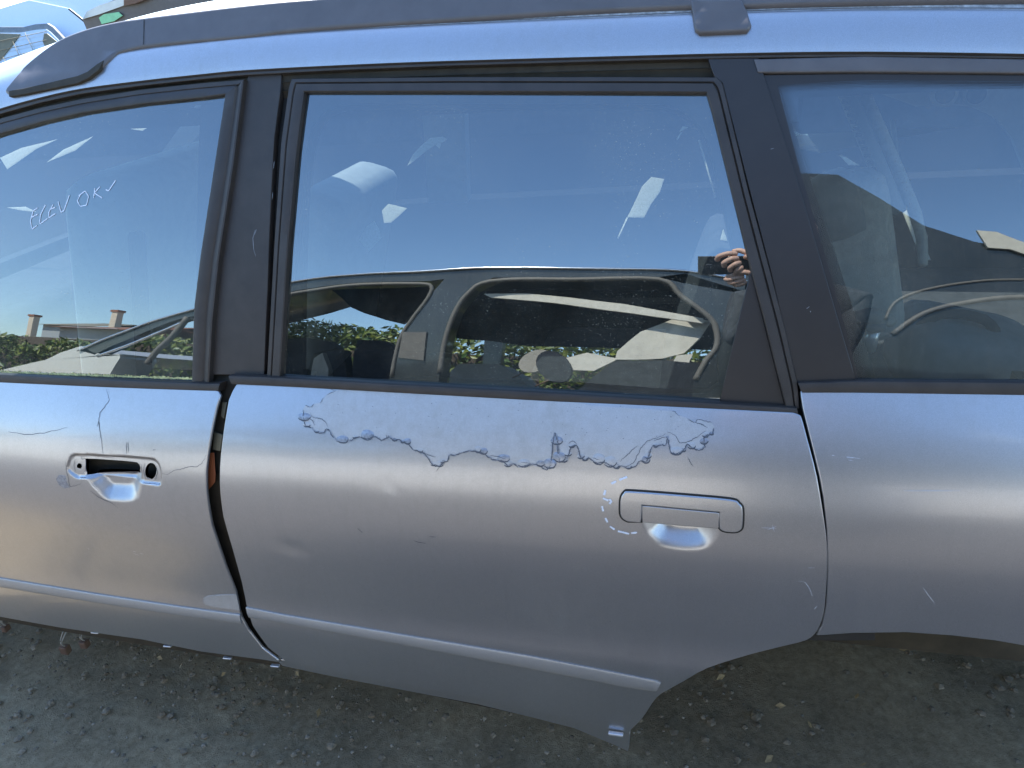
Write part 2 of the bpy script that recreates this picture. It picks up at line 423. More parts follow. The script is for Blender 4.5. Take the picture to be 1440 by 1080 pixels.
# roof joint strip in its ditch
def along_roof(dy, dz, x): z0 = np.interp(x, XR, ZR); y = edge_y(x, z0)+dy; return (x, y, roof_pt(x, z0, y)+dz)
xs = np.linspace(-1.22, 2.1, 160); V = []; Fc = []
pr = [(.0575, -.004), (.0582, .0006), (.0605, -.0015), (.0625, .0018), (.0665, .0022), (.069, -.001), (.071, .0008), (.072, -.004)]
for x in xs: V += [along_roof(a-.0235, b, x) for a, b in pr]
k = len(pr)
for i in range(len(xs)-1):
    for j in range(k-1): Fc.append((i*k+j, (i+1)*k+j, (i+1)*k+j+1, i*k+j+1))
tag(obj('joint_strip', V, Fc, M['primer'], roof), 'thin cracked grey joint strip along the roof')

# ---- roof rail (traced in the upright plane it stands in)
def Srail(x, z):
    z0 = float(np.interp(x, XR, ZR)); d = z - z0
    return edge_y(x, z0) - .007 + float(np.interp(max(0, min(d, .052)), sz, sy)) + .6*max(0, d-.052)
top = [(9, 126), (17, 116), (33, 97), (50, 82), (70, 67), (93, 54), (127, 42), (167, 33), (203, 28), (250, 22), (333, 12), (400, 5), (500, -3), (640, -14), (880, -24), (1130, -28), (1500, -30)]
bot = [(1500, -8), (1131, 0), (1045, 3), (977, 4), (880, 8), (767, 14), (633, 23), (480, 33), (400, 40), (347, 47), (283, 53), (230, 58), (200, 62), (180, 66), (160, 73), (147, 83), (138, 92), (124, 103), (110, 109), (72, 118), (33, 127), (14, 130)]
out = xz(smoothline(top, 4) + smoothline(bot, 4), Srail)
rail = panel('roof_rail', out, Srail, M['rail'], car, off=.0, th=.045, r=.007, res=.03, step=.01)
jt = xz([(203, 27), (202, 63)], Srail); stroke('rail_joint', jt, Srail, M['rubber'], rail, wid=.0016, off=.0008, px=False, taper=False)
Sft = lambda x, z: Srail(x, z) - .004
ftq = xz([(975, 2), (1040, 2), (1047, 16), (1053, 34), (1049, 39), (986, 42), (981, 38)], Sft)
panel('rail_foot', ftq, Sft, M['rail'], rail, th=.05, r=.004, step=.006)
ftl = xz([(14, 128), (33, 125), (72, 116), (110, 107), (124, 101), (138, 90), (146, 85), (140, 97), (125, 109), (110, 116), (72, 124), (33, 132), (14, 135)], lambda x, z: Srail(x, z)+.001)
panel('rail_gasket', ftl, lambda x, z: Srail(x, z)-.001, M['brown'], rail, th=.03, r=.001, step=.006)

# ---- dark door channel under the roof edge and behind the gaps
def off_edge(pts, d): return [(x, y+d) for x, y in pts]
body = obj('side_frame', [(0, 1.0, .5), (0.01, 1.0, .5), (0, 1.0, .51)], [(0, 1, 2)], M['rubber'], car)
DR = [p for p in DRIP]
CH = [(0, -.004), (.08, -.001), (.16, -.001), (.2, -.011), (.42, -.012), (.46, -.009), (.5, -.012), (.74, -.016), (.78, -.011), (.84, -.016), (1, -.020)]
ribbon('door_seal', [(x, y+1) for x, y in DR], [(x, y+38) for x, y in DR], Sg, M['brown'], body, CH, N=140)
ribbon('edge_trim', [(x, y+1) for x, y in DR], [(x, y+8) for x, y in DR], Sg, M['black'], body, RND(.002), N=140)
Sback = lambda x, z: Sg(x, z) + .022
bp = xz([(285, 100), (440, 90), (425, 540), (280, 548)], Sback)
panel('pillar_inner', bp, Sback, M['rubber'], body, step=.03, res=.06)
Sbk = lambda x, z: Sb(x, z) + .028
bpl = xz([(255, 520), (440, 520), (410, 700), (420, 860), (440, 925), (330, 915), (250, 860), (230, 700)], Sbk)
panel('pillar_inner', bpl, Sbk, M['brown'], body, step=.03, res=.06)
cp = xz([(960, 80), (1080, 78), (1240, 560), (1220, 600), (1230, 900), (1080, 900), (1090, 560)], lambda x, z: Sb(x, z)*0 + np.minimum(Sg(x, z), 9)+.022)
panel('pillar_inner', cp, lambda x, z: Sg(x, z)+.022, M['rubber'], body, step=.03, res=.06)
Slab = lambda x, z: Sb(x, z)+.016
lab = panel('warning_label', xz([(294, 637), (301, 637), (303, 668), (302, 678), (292, 690), (292, 665)], Slab), Slab, M['orange'], body, th=.001, r=.0002, step=.01)
tag(lab, 'orange label in the door gap')
panel('striker', xz([(301, 608), (312, 612), (309, 634), (300, 632)], Slab), Slab, M['brass'], body, th=.004, r=.001, step=.01)
panel('striker', xz([(313, 566), (318, 566), (314, 588), (311, 585)], Slab), Slab, M['brass'], body, th=.004, r=.001, step=.01)

# ---- B pillar cover
Scov = lambda x, z: Sg(x, z)
BP = [(346, 105), (392.5, 103.5), (390, 130), (382, 192), (373, 400), (368, 527), (290, 527), (309, 375), (330, 230)]
panel('pillar_cover', xz(BP, Scov), Scov, M['black'], body, off=-.006, th=.012, r=.0012, step=.02, res=.05)
strokes('scuff', [[(356, 323), (353, 335), (354, 350), (357, 360)], [(358, 322), (355, 330)], [(383, 226), (382, 236)], [(381, 270), (380, 280)]], Scov, M['primer'], body, wid=.0006, off=-.0055)

# ---- front door -------------------------------------------------
def disc(cx, cz, rx, rz, n=28, rot=0):
    return [(cx + rx*math.cos(t)*math.cos(rot) - rz*math.sin(t)*math.sin(rot), cz + rx*math.cos(t)*math.sin(rot) + rz*math.sin(t)*math.cos(rot)) for t in [2*math.pi*i/n for i in range(n)]]
def c13(P): return [(60 + x/7.2, 600 + y/7.2) for x, y in P]
def c8(P): return [(800 + x/3.6, 560 + y/3.6) for x, y in P]
def insets(poly, ks=(1.03, 1.0, .965, .92, .86, .78, .68, .55, .4, .2)):
    P = np.array(poly); c = P.mean(0); return [[tuple(c + (p-c)*k) for p in P] for k in ks]
# the pressed bowls behind the handles are part of the skin
def sdf_bowl(poly_xz, depth, width, pw=1.0):
    P = np.array(resample(poly_xz, .0008)); h = .001
    gx_ = np.arange(P[:, 0].min()-.012, P[:, 0].max()+.012, h); gz_ = np.arange(P[:, 1].min()-.012, P[:, 1].max()+.012, h)
    X, Z = np.meshgrid(gx_, gz_, indexing='ij'); q = np.stack([X.ravel(), Z.ravel()], 1)
    d = np.full(len(q), 9.)
    for k_ in range(0, len(P), 64): d = np.minimum(d, ((q[:, None, :]-P[None, k_:k_+64])**2).sum(2).min(1))
    d = np.sqrt(d)*np.where(inside(q, P), 1, -1); t = np.clip((d+.002)/width, 0, 1); Gd = (depth*(t*t*(3-2*t))**pw).reshape(X.shape)
    x0, z0 = gx_[0], gz_[0]; nx, nz = Gd.shape
    def f(x, z):
        u, v = (x-x0)/h, (z-z0)/h
        if not (0 <= u < nx-1 and 0 <= v < nz-1): return 0.
        i, j = int(u), int(v); u -= i; v -= j
        return float(Gd[i, j]*(1-u)*(1-v) + Gd[i+1, j]*u*(1-v) + Gd[i, j+1]*(1-u)*v + Gd[i+1, j+1]*u*v)
    return f
bowlF = xz(c13(smoothline([(430, 430), (900, 400), (1004, 480), (1006, 600), (985, 700), (930, 752), (850, 766), (760, 762), (670, 752), (590, 705), (520, 630), (465, 560)], 4, True)), Sb)
bowlR = xz(c8(smoothline([(372, 560), (560, 560), (768, 590), (770, 650), (745, 715), (695, 762), (600, 773), (480, 755), (415, 715), (378, 660)], 4, True)), Sb)
recF = xz(c13(smoothline([(305, 288), (430, 284), (760, 300), (1090, 325), (1160, 360), (1192, 430), (1200, 500), (1195, 570), (1170, 590), (1020, 572), (700, 545), (420, 520), (345, 520), (250, 440), (262, 340)], 3, True)), Sb)
FEAT.append(sdf_bowl(recF, .004, .006))
FEAT.append(sdf_bowl(bowlF, .018, .034)); FEAT.append(sdf_bowl(bowlR, .020, .036))
def dent(px, py, r, d, sx=1., kind=None):
    x0, z0 = xz([(px, py)], lambda x, z: np.interp(z - SH*x, ZZ, P_) + K*(x - X0)**2)[0]
    return lambda x, z: d*math.exp(-(((x-x0)/(r*sx))**2 + ((z-z0)/r)**2))
FEAT.append(dent(410, 768, .018, .0011, 1.4)); FEAT.append(dent(545, 684, .012, .0006, 1.2)); FEAT.append(dent(330, 655, .05, .0009, 1.6))
FEAT.append(dent(60, 770, .05, .0011, 1.6)); FEAT.append(dent(1080, 640, .05, .0006, 1.5)); FEAT.append(dent(200, 620, .06, .0007, 1.2)); FEAT.append(dent(800, 700, .05, .0005, 2.2))
FD = [(-160, 524), (0, 537), (158, 545), (300, 549), (306, 551), (308.5, 556), (303.5, 572), (299.5, 590), (291, 640), (288.5, 665), (289, 690), (297, 740), (317, 800), (330, 833), (335, 858), (338, 868), (349, 888), (368, 912), (393, 931), (367, 927), (283, 916), (200, 899), (83, 882), (0, 867), (-200, 832)]
holeF = xz(c13([(432, 322), (560, 326), (760, 340), (900, 352), (955, 360), (982, 385), (990, 420), (985, 466), (930, 470), (800, 462), (700, 460), (620, 463), (540, 474), (448, 490), (440, 420)]), Sb)
holeK = xz(c13(disc(1095, 450, 58, 84, 26, .1)), Sb); holeS = xz(c13(disc(372, 398, 26, 28, 16)), Sb)
fx = [p[0] for p in recF]; fz = [p[1] for p in recF+bowlF]
fd = panel('front_door', xz(FD, Sb), Sb, M['silver'], car, th=.006, r=.0018, res=.022, step=.007, holes=[holeF, holeK, holeS],
           fine=[(min(fx)-.010, max(fx)+.010, min(fz)-.010, max(fz)+.010, .0032)], loops=insets(bowlF)+insets(recF, (1.02, 1.0, .98, .96)))
tag(fd, 'front door with its handle missing and an open slot')
Sin = lambda x, z: Sb(x, z)+.03
panel('inner_door_skin', xz([(-160, 545), (285, 560), (265, 690), (330, 900), (-160, 840)], Sin), Sin, M['brown'], fd, step=.03, res=.06)
strokes('chipped_rim', [c13(l) for l in ([(300, 290), (430, 283), (760, 300), (1090, 325), (1165, 362), (1195, 440), (1198, 560)], [(1195, 560), (1175, 588), (1020, 572)], [(1000, 380), (1000, 560)], [(235, 350), (240, 440), (262, 520), (275, 605), (330, 598), (390, 575)],
        [(1035, 370), (1022, 450), (1045, 530)], [(1150, 400), (1165, 470), (1140, 540)], [(330, 330), (318, 400), (335, 450)], [(440, 330), (436, 420), (450, 490)], [(380, 515), (440, 515)], [(390, 300), (400, 330), (430, 320)])], Sb, M['edge'], fd, wid=.0011, off=.0004, jit=.0003)
strokes('bare_metal_rim', [c13(l) for l in ([(450, 488), (560, 476), (640, 462), (770, 458)], [(770, 459), (990, 470)], [(1060, 515), (1110, 535), (1135, 530)], [(350, 420), (385, 428)], [(470, 540), (500, 595), (560, 650)], [(1015, 578), (1180, 592)])], Sb, M['steel'], fd, wid=.0013, off=.0005)
panel('filler_smear', xz(c13([(165, 490), (230, 500), (245, 560), (275, 615), (220, 625), (165, 590), (135, 530)]), Sb), Sb, M['blister'], fd, off=.0004, th=.0005, r=.0002, step=.008)
strokes('lacquer_crack', [[(150, 547), (152, 555), (154, 562), (148, 571), (141, 580), (139, 590), (140, 602), (143, 618), (145, 638)], [(139, 590), (137, 600)], [(178, 622), (178, 638)], [(180, 622), (181, 636)], [(215, 633), (219, 632)],
        [(228, 666), (236, 667), (245, 661), (256, 660), (266, 656), (276, 657), (285, 651), (290, 640)], [(12, 607), (35, 611), (60, 609), (95, 601)], [(127, 690), (140, 700), (155, 706), (166, 714)]], Sb, M['edge'], fd, wid=.0011, off=.0004, jit=.0005)
strokes('scratch', [[(187, 775), (192, 776)], [(197, 778), (202, 779)], [(188, 778), (196, 781)], [(124, 771), (126, 773)]], Sb, M['white'], fd, wid=.0007, off=.0004)
pp = panel('patched_paint', xz([(286, 842), (292, 838), (310, 836), (332, 836), (337, 858), (320, 856), (295, 852), (288, 850)], Sb), Sb, M['dull'], fd, off=.0005, th=.0006, r=.0003, step=.008)
strokes('patched_edge', [[(290, 852), (286, 846), (288, 840), (300, 837), (326, 836), (332, 838)]], Sb, M['primer'], fd, wid=.0016, off=.0008)
ribbon('side_moulding', [(-180, 780), (0, 812), (140, 835), (253, 852), (338, 863.5)], [(-180, 795), (0, 825), (140, 848), (253, 865.5), (341, 877)], Sb, M['satin'], fd, SM, N=60)
ribbon('belt_moulding', [(-160, 508), (0, 524), (160, 532), (300, 537.5), (315, 537)], [(-160, 523), (0, 537.5), (158, 545), (300, 549.5), (312, 549.5)], Sg, M['black'], fd, RND(.012, -.01), N=50)
ribbon('window_frame', [(-140, 218), (-60, 185), (0, 167), (60, 151), (117, 139), (200, 126), (283, 117), (345, 112)], [(-140, 240), (-60, 212), (0, 190), (60, 173), (117, 160), (200, 147.5), (283, 139), (318, 134.5)], Sg, M['black'], fd,
       [(0, -.008), (0, .0005), (.04, .002), (.30, .0022), (.34, .0008), (.38, .002), (.9, .0045), (.97, .0035), (1, -.006)], N=70)
ribbon('window_frame', [(318, 134.5), (300, 250), (283, 360), (274, 433), (271, 538)], [(345, 113), (330, 235), (310, 365), (301, 450), (296, 538)], Sg, M['black'], fd,
       [(0, -.006), (0.03, .0035), (.1, .0045), (.55, .003), (.62, .0005), (.7, .001), (.9, .004), (.97, .003), (1, -.008)], N=40)
fgp = [(-150, 238), (-60, 210), (0, 188), (60, 171), (117, 158), (200, 145), (283, 136), (320, 132), (302, 250), (285, 360), (276, 433), (273, 540), (160, 534), (0, 527), (-150, 516)]
fg = panel('window_glass', xz(fgp, Sg), Sg, M['glassf'], fd, off=-.005, th=.004, r=.0002, step=.03, res=.04)
WR = [[(50, 292), (44, 296), (40, 310), (42, 322), (49, 317)], [(42, 305), (50, 301)], [(61, 288), (54, 302), (53, 315), (64, 307)],
      [(72, 287), (66, 298), (66, 306), (75, 300)], [(68, 294), (75, 291)], [(79, 283), (83, 298), (87, 296), (95, 274)],
      [(110, 274), (106, 282), (110, 290), (119, 288), (122, 276), (117, 268), (108, 275)], [(131, 264), (129, 278)], [(138, 262), (130, 271), (141, 278)], [(146, 266), (150, 268), (160, 253)]]
for idx in ((0, 1), (2,), (3, 4), (5,), (6,), (7, 8), (9,)):
    V, Fc = [], []
    for i in idx:
        v, f = stroke('x', WR[i], Sg, None, None, wid=.0020, off=-.0042, taper=False); b = len(V); V += v; Fc += [tuple(a+b for a in q) for q in f]
    obj('crayon_letter', V, Fc, M['white'], fd, smooth=False)
# lichen along the bottom seal of the front window
V, Fc = [], []
for i in range(1500):
    px = random.uniform(-20, 271); py = 525 + (px/271)*9.5 - abs(random.gauss(0, 1.3)); h = hit(px, py, Sg); n = nrm(Sg, h[0], h[2]); s = random.uniform(.0004, .0016)
    b = len(V); c = h - n*.004
    for a in range(5): t = 2*math.pi*a/5 + random.random(); V.append(c + np.array([math.cos(t)*s*1.6, 0, math.sin(t)*s]))
    V.append(c + n*s*.8); Fc += [(b+a, b+(a+1) % 5, b+5) for a in range(5)]
tag(obj('lichen', V, Fc, M['lichen'], fd, smooth=False), 'yellow lichen on the window sill', kind='stuff')

# ---- rear door ---------------------------------------------------
RDl = [(334, 540), (328, 550), (322.5, 563), (314.5, 613), (310, 657), (310, 683), (315, 727), (328, 773), (341, 820), (347, 850), (356, 880), (377, 910), (401, 929)]
RDb = [(458, 943), (556, 961), (672, 982), (750, 1000), (808, 1013), (855, 1029), (880, 1037)]
RDa = [(886, 1026), (902, 1010), (922, 981), (940, 969), (960, 958), (994, 939), (1050, 921), (1085, 912), (1110, 906), (1126, 902), (1138, 897), (1147, 888), (1152, 878), (1157, 862), (1160, 830), (1162, 790), (1161, 765), (1158, 738), (1147, 671), (1133, 616), (1126, 590), (1123, 585), (1115, 582)]
RD = RDl + RDb + smoothline(RDa, 3) + [(960, 574), (600, 552)]
bx = [p[0] for p in bowlR]; bz = [p[1] for p in bowlR]
rd = panel('rear_door', xz(RD, Sb), Sb, M['silver'], car, th=.02, r=.0022, res=.022, step=.007, fine=[(min(bx)-.010, max(bx)+.010, min(bz)-.010, max(bz)+.010, .0032)], loops=insets(bowlR))
tag(rd, 'rear door with a band of peeling lacquer below the window')
ribbon('side_moulding', [(346.5, 853), (400, 863.5), (480, 877), (575, 893), (750, 922.5), (850, 942), (925, 957), (929, 959.5)], [(351, 868), (400, 876.5), (480, 891), (575, 908), (641, 920.5), (750, 941), (880, 966), (923, 972)], Sb, M['satin'], rd, SM, N=90)
ribbon('belt_moulding', [(327, 526), (375, 527.5), (600, 540), (800, 551), (1013, 564.5), (1119, 570.5)], [(332, 539), (420, 543), (600, 553), (800, 564.5), (960, 575), (1122, 584)], Sg, M['black'], rd, RND(.013, -.01), N=80)
OUT = [(376, 530), (386, 350), (396, 200), (407, 122), (412, 112), (640, 109.5), (880, 109), (1004, 109.5), (1016, 114), (1055, 270), (1085, 385), (1104, 470), (1122, 541), (1124, 574)]
def frm(nm, o_, i_, prof, N=50): return ribbon(nm, o_, i_, Sg, M['black'], rd, prof, N=N)
FP = [(0, -.010), (0, .001), (.05, .003), (.28, .0035), (.34, .001), (.42, .0045), (.9, .0055), (.97, .004), (1, -.006)]
frm('window_frame', [(376, 530), (386, 350), (396, 200), (407, 122), (411, 111)], [(396, 530), (407, 350), (419, 215), (426, 160), (430, 131)], FP, 50)
frm('window_frame', [(411, 111), (640, 108.5), (880, 108.5), (1008, 109)], [(430, 131), (640, 131), (880, 132), (993, 132.5)], FP, 60)
frm('window_frame', [(1008, 109), (1016, 116), (1053, 270), (1084, 385), (1104, 462), (1122, 541), (1124, 574)], [(993, 132.5), (1001, 160), (1028, 270), (1056, 384), (1074, 452), (1091, 520), (1104, 571)], FP, 70)
tr = panel('trim_triangle', xz([(1056, 384), (1103, 571), (1013, 564.5), (1034, 474)], Sg), Sg, M['blackgloss'], rd, off=-.001, th=.008, r=.001, step=.02, res=.05)
rgp = [(395, 534), (408, 350), (420, 215), (427, 160), (431, 130), (640, 130), (880, 131), (995, 131.5), (1003, 160), (1030, 270), (1058, 384), (1036, 474), (1014, 566), (800, 553), (600, 542)]
rg = panel('window_glass', xz(rgp, Sg), Sg, M['glass'], rd, off=-.005, th=.004, r=.0002, step=.03, res=.04)
# faded black print round the edge of the pane, seen as a rounded inner border
inn = smoothline([(449, 500), (452, 350), (442, 230), (443, 180), (462, 152), (500, 147), (700, 146), (900, 147), (950, 150), (985, 175), (1003, 220), (1020, 300)], 4)

ring_o = [(398, 532), (410, 350), (422, 215), (429, 160), (433, 133), (640, 132), (880, 133), (992, 134), (1002, 165), (1028, 270), (1056, 384), (1036, 470), (1014, 560), (800, 550), (600, 540)]
ring_i = smoothline([(408, 525), (418, 350), (432, 215), (445, 172), (470, 152), (520, 147), (700, 146), (900, 147), (950, 152), (985, 180), (1003, 225), (1020, 300), (1036, 400), (1010, 500), (996, 552), (800, 543), (600, 535)], 3, True)
Sin2 = lambda x, z: Sg(x, z) + .018
panel('inner_frame', xz(ring_o, Sin2), Sin2, M['greytrim'], rd, th=.02, r=.003, step=.02, res=.08, holes=[xz(ring_i, Sin2)])

# handle
Shb = lambda x, z: np.interp(z - SH*x, ZZ, P_) + K*(x - X0)**2
bez = c8(smoothline([(272, 500), (285, 482), (315, 476), (560, 494), (815, 517), (855, 535), (872, 560), (871, 640), (860, 662), (835, 669), (790, 665), (770, 655)], 3) + [(768, 568), (366, 531), (360, 620)] + smoothline([(300, 615), (280, 604), (268, 582), (268, 520)], 3))
hb = panel('door_handle', xz(bez, Shb), Shb, M['silver'], rd, off=.0040, th=.012, r=.0022, step=.004, res=.02)
gr = c8([(369, 537), (764, 573), (762, 655), (758, 657), (370, 627)])
gr = c8([(376, 546), (757, 582), (754, 650), (750, 653), (376, 622)])
panel('handle_grip', xz(gr, Shb), Shb, M['silver'], rd, off=.0025, th=.012, r=.0018, step=.006, res=.02)
sha = c8([(364, 528), (772, 565), (769, 650), (363, 620)])
def grow(poly, d):
    P = np.array(poly); q = np.roll(P, -1, 0) - np.roll(P, 1, 0); o = np.stack([q[:, 1], -q[:, 0]], 1); o /= np.linalg.norm(o, axis=1)[:, None]+1e-9
    ar = np.sum(P[:, 0]*np.roll(P[:, 1], -1) - np.roll(P[:, 0], -1)*P[:, 1]); return [tuple(a) for a in P + o*d*(1 if ar > 0 else -1)]
panel('handle_slot', grow(xz(bez + [], Shb), .0046), Shb, M['rubber'], rd, off=.0012, th=.001, r=.0002, step=.006)
panel('handle_slot', grow(xz(gr, Shb), .0012), Shb, M['rubber'], rd, off=.0009, th=.001, r=.0002, step=.006)
# crayon marks round the handle
for l in [c8(l) for l in ([(185, 465), (178, 490)], [(172, 505), (200, 517)], [(205, 510), (216, 522), (205, 534)], [(168, 545), (174, 572)], [(185, 605), (196, 628)], [(208, 648), (232, 664)], [(248, 672), (275, 678), (305, 686)], [(315, 682), (345, 679)], [(215, 432), (240, 420)], [(255, 413), (295, 398)])]: stroke('crayon_mark', l, Sb, M['white'], rd, wid=.0034, off=.0005, taper=False)
# peeling lacquer
def c5(P): return [(400 + x/3, 540 + y/3) for x, y in P]
peel_top = c5([(88, 90), (110, 96), (128, 84), (150, 80), (165, 60), (180, 45), (220, 30), (300, 24), (450, 34), (700, 50), (1000, 68), (1250, 80)]) + c8([(100, 36), (260, 48), (400, 54), (520, 66), (560, 88), (600, 102), (640, 124), (652, 108), (690, 116), (722, 122)])
peel_bot = c8([(734, 150), (722, 182), (690, 192), (684, 226), (688, 250), (660, 262), (620, 250), (600, 232), (580, 266), (545, 282), (515, 270), (500, 200), (490, 240), (470, 235), (440, 244), (425, 240), (400, 300), (390, 322), (360, 318), (335, 345), (300, 352), (262, 345), (240, 352), (210, 340), (180, 322), (150, 328), (120, 318), (100, 300), (84, 312), (62, 300), (50, 262), (36, 238), (20, 245)]) + \
           c5([(1210, 265), (1196, 300), (1180, 326), (1160, 322), (1150, 250), (1140, 205), (1128, 300), (1120, 350), (1098, 360), (1080, 345), (1050, 340), (1010, 345), (985, 350), (965, 335), (945, 345), (925, 325), (900, 322), (870, 315), (840, 292), (815, 285), (780, 282), (745, 292), (720, 300), (697, 300), (690, 325), (670, 330), (655, 345), (628, 342), (600, 305), (575, 285), (545, 278), (520, 250), (500, 245), (485, 233), (465, 238), (440, 225), (410, 238), (385, 222), (350, 230), (320, 224), (298, 226), (280, 240), (245, 243), (210, 228), (192, 200), (180, 190), (165, 206), (135, 202), (115, 185), (95, 178), (84, 150), (80, 110)])
peel = [tuple(p) for p in peel_top + smoothline(peel_bot, 2)]
def jog(P, a): return [(x+random.gauss(0, a), y+random.gauss(0, a)) for x, y in P]
pe = panel('peeling_lacquer', xz(jog(peel, .35), Sb), Sb, M['dull'], rd, off=.0005, th=.0006, r=.0003, res=.03, step=.004)
tag(pe, 'dull patch where the lacquer has peeled')
strokes('rim_shade', [jog(smoothline(peel_bot[a:a+4], 3), .5) for a in range(0, len(peel_bot)-4, 3)], Sb, M['blister'], rd, wid=.0030, off=.0010, jit=.0008)  # grey ribbon paints the shade along the lifted lacquer edge
ed = []
bb = smoothline(peel_bot, 3)
for i in range(0, len(bb)-3, 3):
    if random.random() < .88: ed.append(jog(bb[i:i+4], .35))
strokes('peeled_edge', ed, Sb, M['edge'], rd, wid=.0017, off=.0011, jit=.0003)
ed = []
bb2 = smoothline(peel_top[:8] + peel_top[-9:], 3)
for i in range(0, len(bb2)-3, 3):
    if not (555 < bb2[i][0] < 880) and random.random() < .8 and abs(bb2[i][0]-bb2[i+3][0]) < 40: ed.append(jog(bb2[i:i+4], .4))
strokes('peeled_edge', ed, Sb, M['edge'], rd, wid=.0008, off=.0011, jit=.0004)
# blistered lobes hanging from the lower edge
LB = [(x, y) for x, y in peel_bot]
nl = 0
for i in range(1, len(LB)-1):
    if LB[i][1] >= min(LB[i-1][1], LB[i+1][1]) - .5 and random.random() < .62:
        cx, cy = LB[i]; rx = random.choice((3.5, 5, 6, 9)); ry = rx*random.uniform(.5, .85)
        P = [(cx + rx*math.cos(t) + random.gauss(0, .3), cy - ry*.7 + ry*math.sin(t) + random.gauss(0, .3)) for t in [2*math.pi*a/14 for a in range(14)]]
        panel('blister', xz(P, Sb), Sb, random.choice((M['blister'], M['dull'])), rd, off=.0006, th=.0012, r=.0008, step=.004, res=.006, crown=(.0006, .004))
        strokes('blister_shade', [smoothline([P[a] for a in (0, 2, 4, 6)], 3)], Sb, M['edge'], rd, wid=.0022, off=.0014, jit=.0002); nl += 1  # dark stroke paints shading on the lower half of each lobe
inner_lines = [c5(l) for l in ([(110, 120), (120, 140), (150, 145), (175, 160), (185, 185)], [(95, 145), (115, 150), (130, 175)], [(590, 285), (610, 300), (640, 310)], [(640, 370), (655, 350), (670, 345)], [(870, 300), (900, 305), (930, 315)], [(1000, 330), (1040, 335)], [(1150, 215), (1155, 260), (1165, 300)], [(430, 215), (436, 230)])] + \
    [c8(l) for l in ([(240, 330), (290, 345), (330, 320), (345, 290), (370, 245), (400, 215), (440, 205), (490, 180)], [(500, 170), (540, 190), (560, 225), (600, 220), (650, 195), (690, 165)], [(640, 120), (680, 135), (700, 150)], [(260, 320), (300, 280), (350, 240)], [(0, 230), (20, 215), (40, 235)], [(430, 215), (470, 200), (500, 195)], [(600, 300), (630, 345)], [(120, 300), (150, 310)])]
strokes('peeled_edge', [jog(smoothline(l, 3), .4) for l in inner_lines], Sb, M['edge'], rd, wid=.0009, off=.0012, jit=.0003)
dots = []
for i in range(46):
    px, py = random.uniform(450, 960), 0; t = (px-450)/510; py = random.uniform(562+8*t, 600+25*t); dots.append([(px, py), (px+random.uniform(.6, 1.6), py+random.uniform(-.4, .4))])
for i in range(26):
    px, py = random.uniform(340, 1120), random.uniform(640, 900); dots.append([(px, py), (px+random.uniform(.5, 1.3), py+.4)])
strokes('paint_chip', dots, Sb, M['edge'], rd, wid=.0009, off=.0012)
strokes('scratch', [[(582, 760), (587, 762), (599, 764)], [(604, 754.5), (613, 755)], [(503, 743), (510, 749)]], Sb, M['edge'], rd, wid=.0013, off=.0004)
strokes('scratch', [c8(l) for l in ([(975, 655), (1050, 658)], [(1005, 665), (1050, 648)], [(1030, 640), (1040, 675)], [(1160, 925), (1195, 930), (1220, 965), (1232, 1000)], [(1240, 1068), (1258, 1050)], [(1210, 858), (1245, 858)])], Sb, M['white'], rd, wid=.0006, off=.0004)
clip = box('sill_clip', at(866, 1032, float(Sb(-.09, .28))-.003), (.028, .008, .006), M['steel'], rd, bev=.002)

# ---- rear quarter ------------------------------------------------
QP = [(1127.5, 551), (1131, 574), (1139, 606), (1147, 638), (1155, 672), (1160, 700), (1165, 745), (1166, 800), (1164, 850), (1158, 880), (1150, 893), (1200, 889.5), (1275, 888.5), (1340, 893), (1400, 900), (1440, 907), (1520, 930), (1620, 985), (1720, 900), (1720, 556), (1440, 554)]
qd = panel('quarter_panel', xz(QP, Sb), Sb, M['silver'], car, th=.02, r=.002, res=.03, step=.008)
strokes('scratch', [c8(l) for l in ([(1330, 288), (1345, 291)], [(1405, 300), (1440, 303)], [(1415, 312), (1436, 315)])] + [[(1270, 690), (1350, 690)], [(1298, 826), (1305, 836), (1314, 848)], [(1060+130, 642), (1210, 645)]], Sb, M['white'], qd, wid=.0006, off=.0004)
ribbon('belt_moulding', [(1121, 536.5), (1202, 533.5), (1440, 535.5), (1720, 545)], [(1127, 551), (1202, 551), (1440, 554.5), (1720, 560)], Sg, M['black'], qd, RND(.010, -.01), N=60)
ribbon('upper_trim', [(1060, 84), (1215, 80), (1440, 84), (1720, 93)], [(1066, 103), (1215, 102), (1440, 104), (1720, 111)], Sg, M['rail'], qd, RND(.003, -.01), N=60)
CPc = [(997, 84), (1066, 83), (1073, 106), (1117, 244), (1157, 380), (1178, 452), (1203, 537), (1122, 538), (1105, 466), (1086, 385), (1056, 270), (1017, 116), (1006, 108)]
panel('pillar_cover', xz(CPc, Sg), Sg, M['blackgloss'], qd, off=.001, th=.014, r=.0014, step=.02, res=.05)
strokes('scuff', [c8([(0, 0), (1, 0)])] + [[(1134, 434), (1138, 431)], [(1139, 437), (1140, 439)], [(1083, 210), (1088, 209)]], Sg, M['primer'], qd, wid=.0007, off=.0016)
qg = [(1074, 105), (1215, 103), (1440, 105), (1720, 112), (1720, 548), (1440, 537), (1202, 536), (1177, 452), (1156, 380), (1116, 244)]
qgl = panel('window_glass', xz(qg, Sg), Sg, M['glassq'], qd, off=-.003, th=.004, r=.0002, step=.03, res=.04)
Sq = Sg
band_out = [(1074, 105), (1215, 103), (1440, 105), (1720, 112)]; band_in = [(1090, 119), (1215, 112), (1440, 113.5), (1720, 119)]
ribbon('frit_band', band_out, band_in, Sg, M['blackgloss'], qd, [(0, -.0027), (.5, -.0027), (1, -.0027)], N=40)
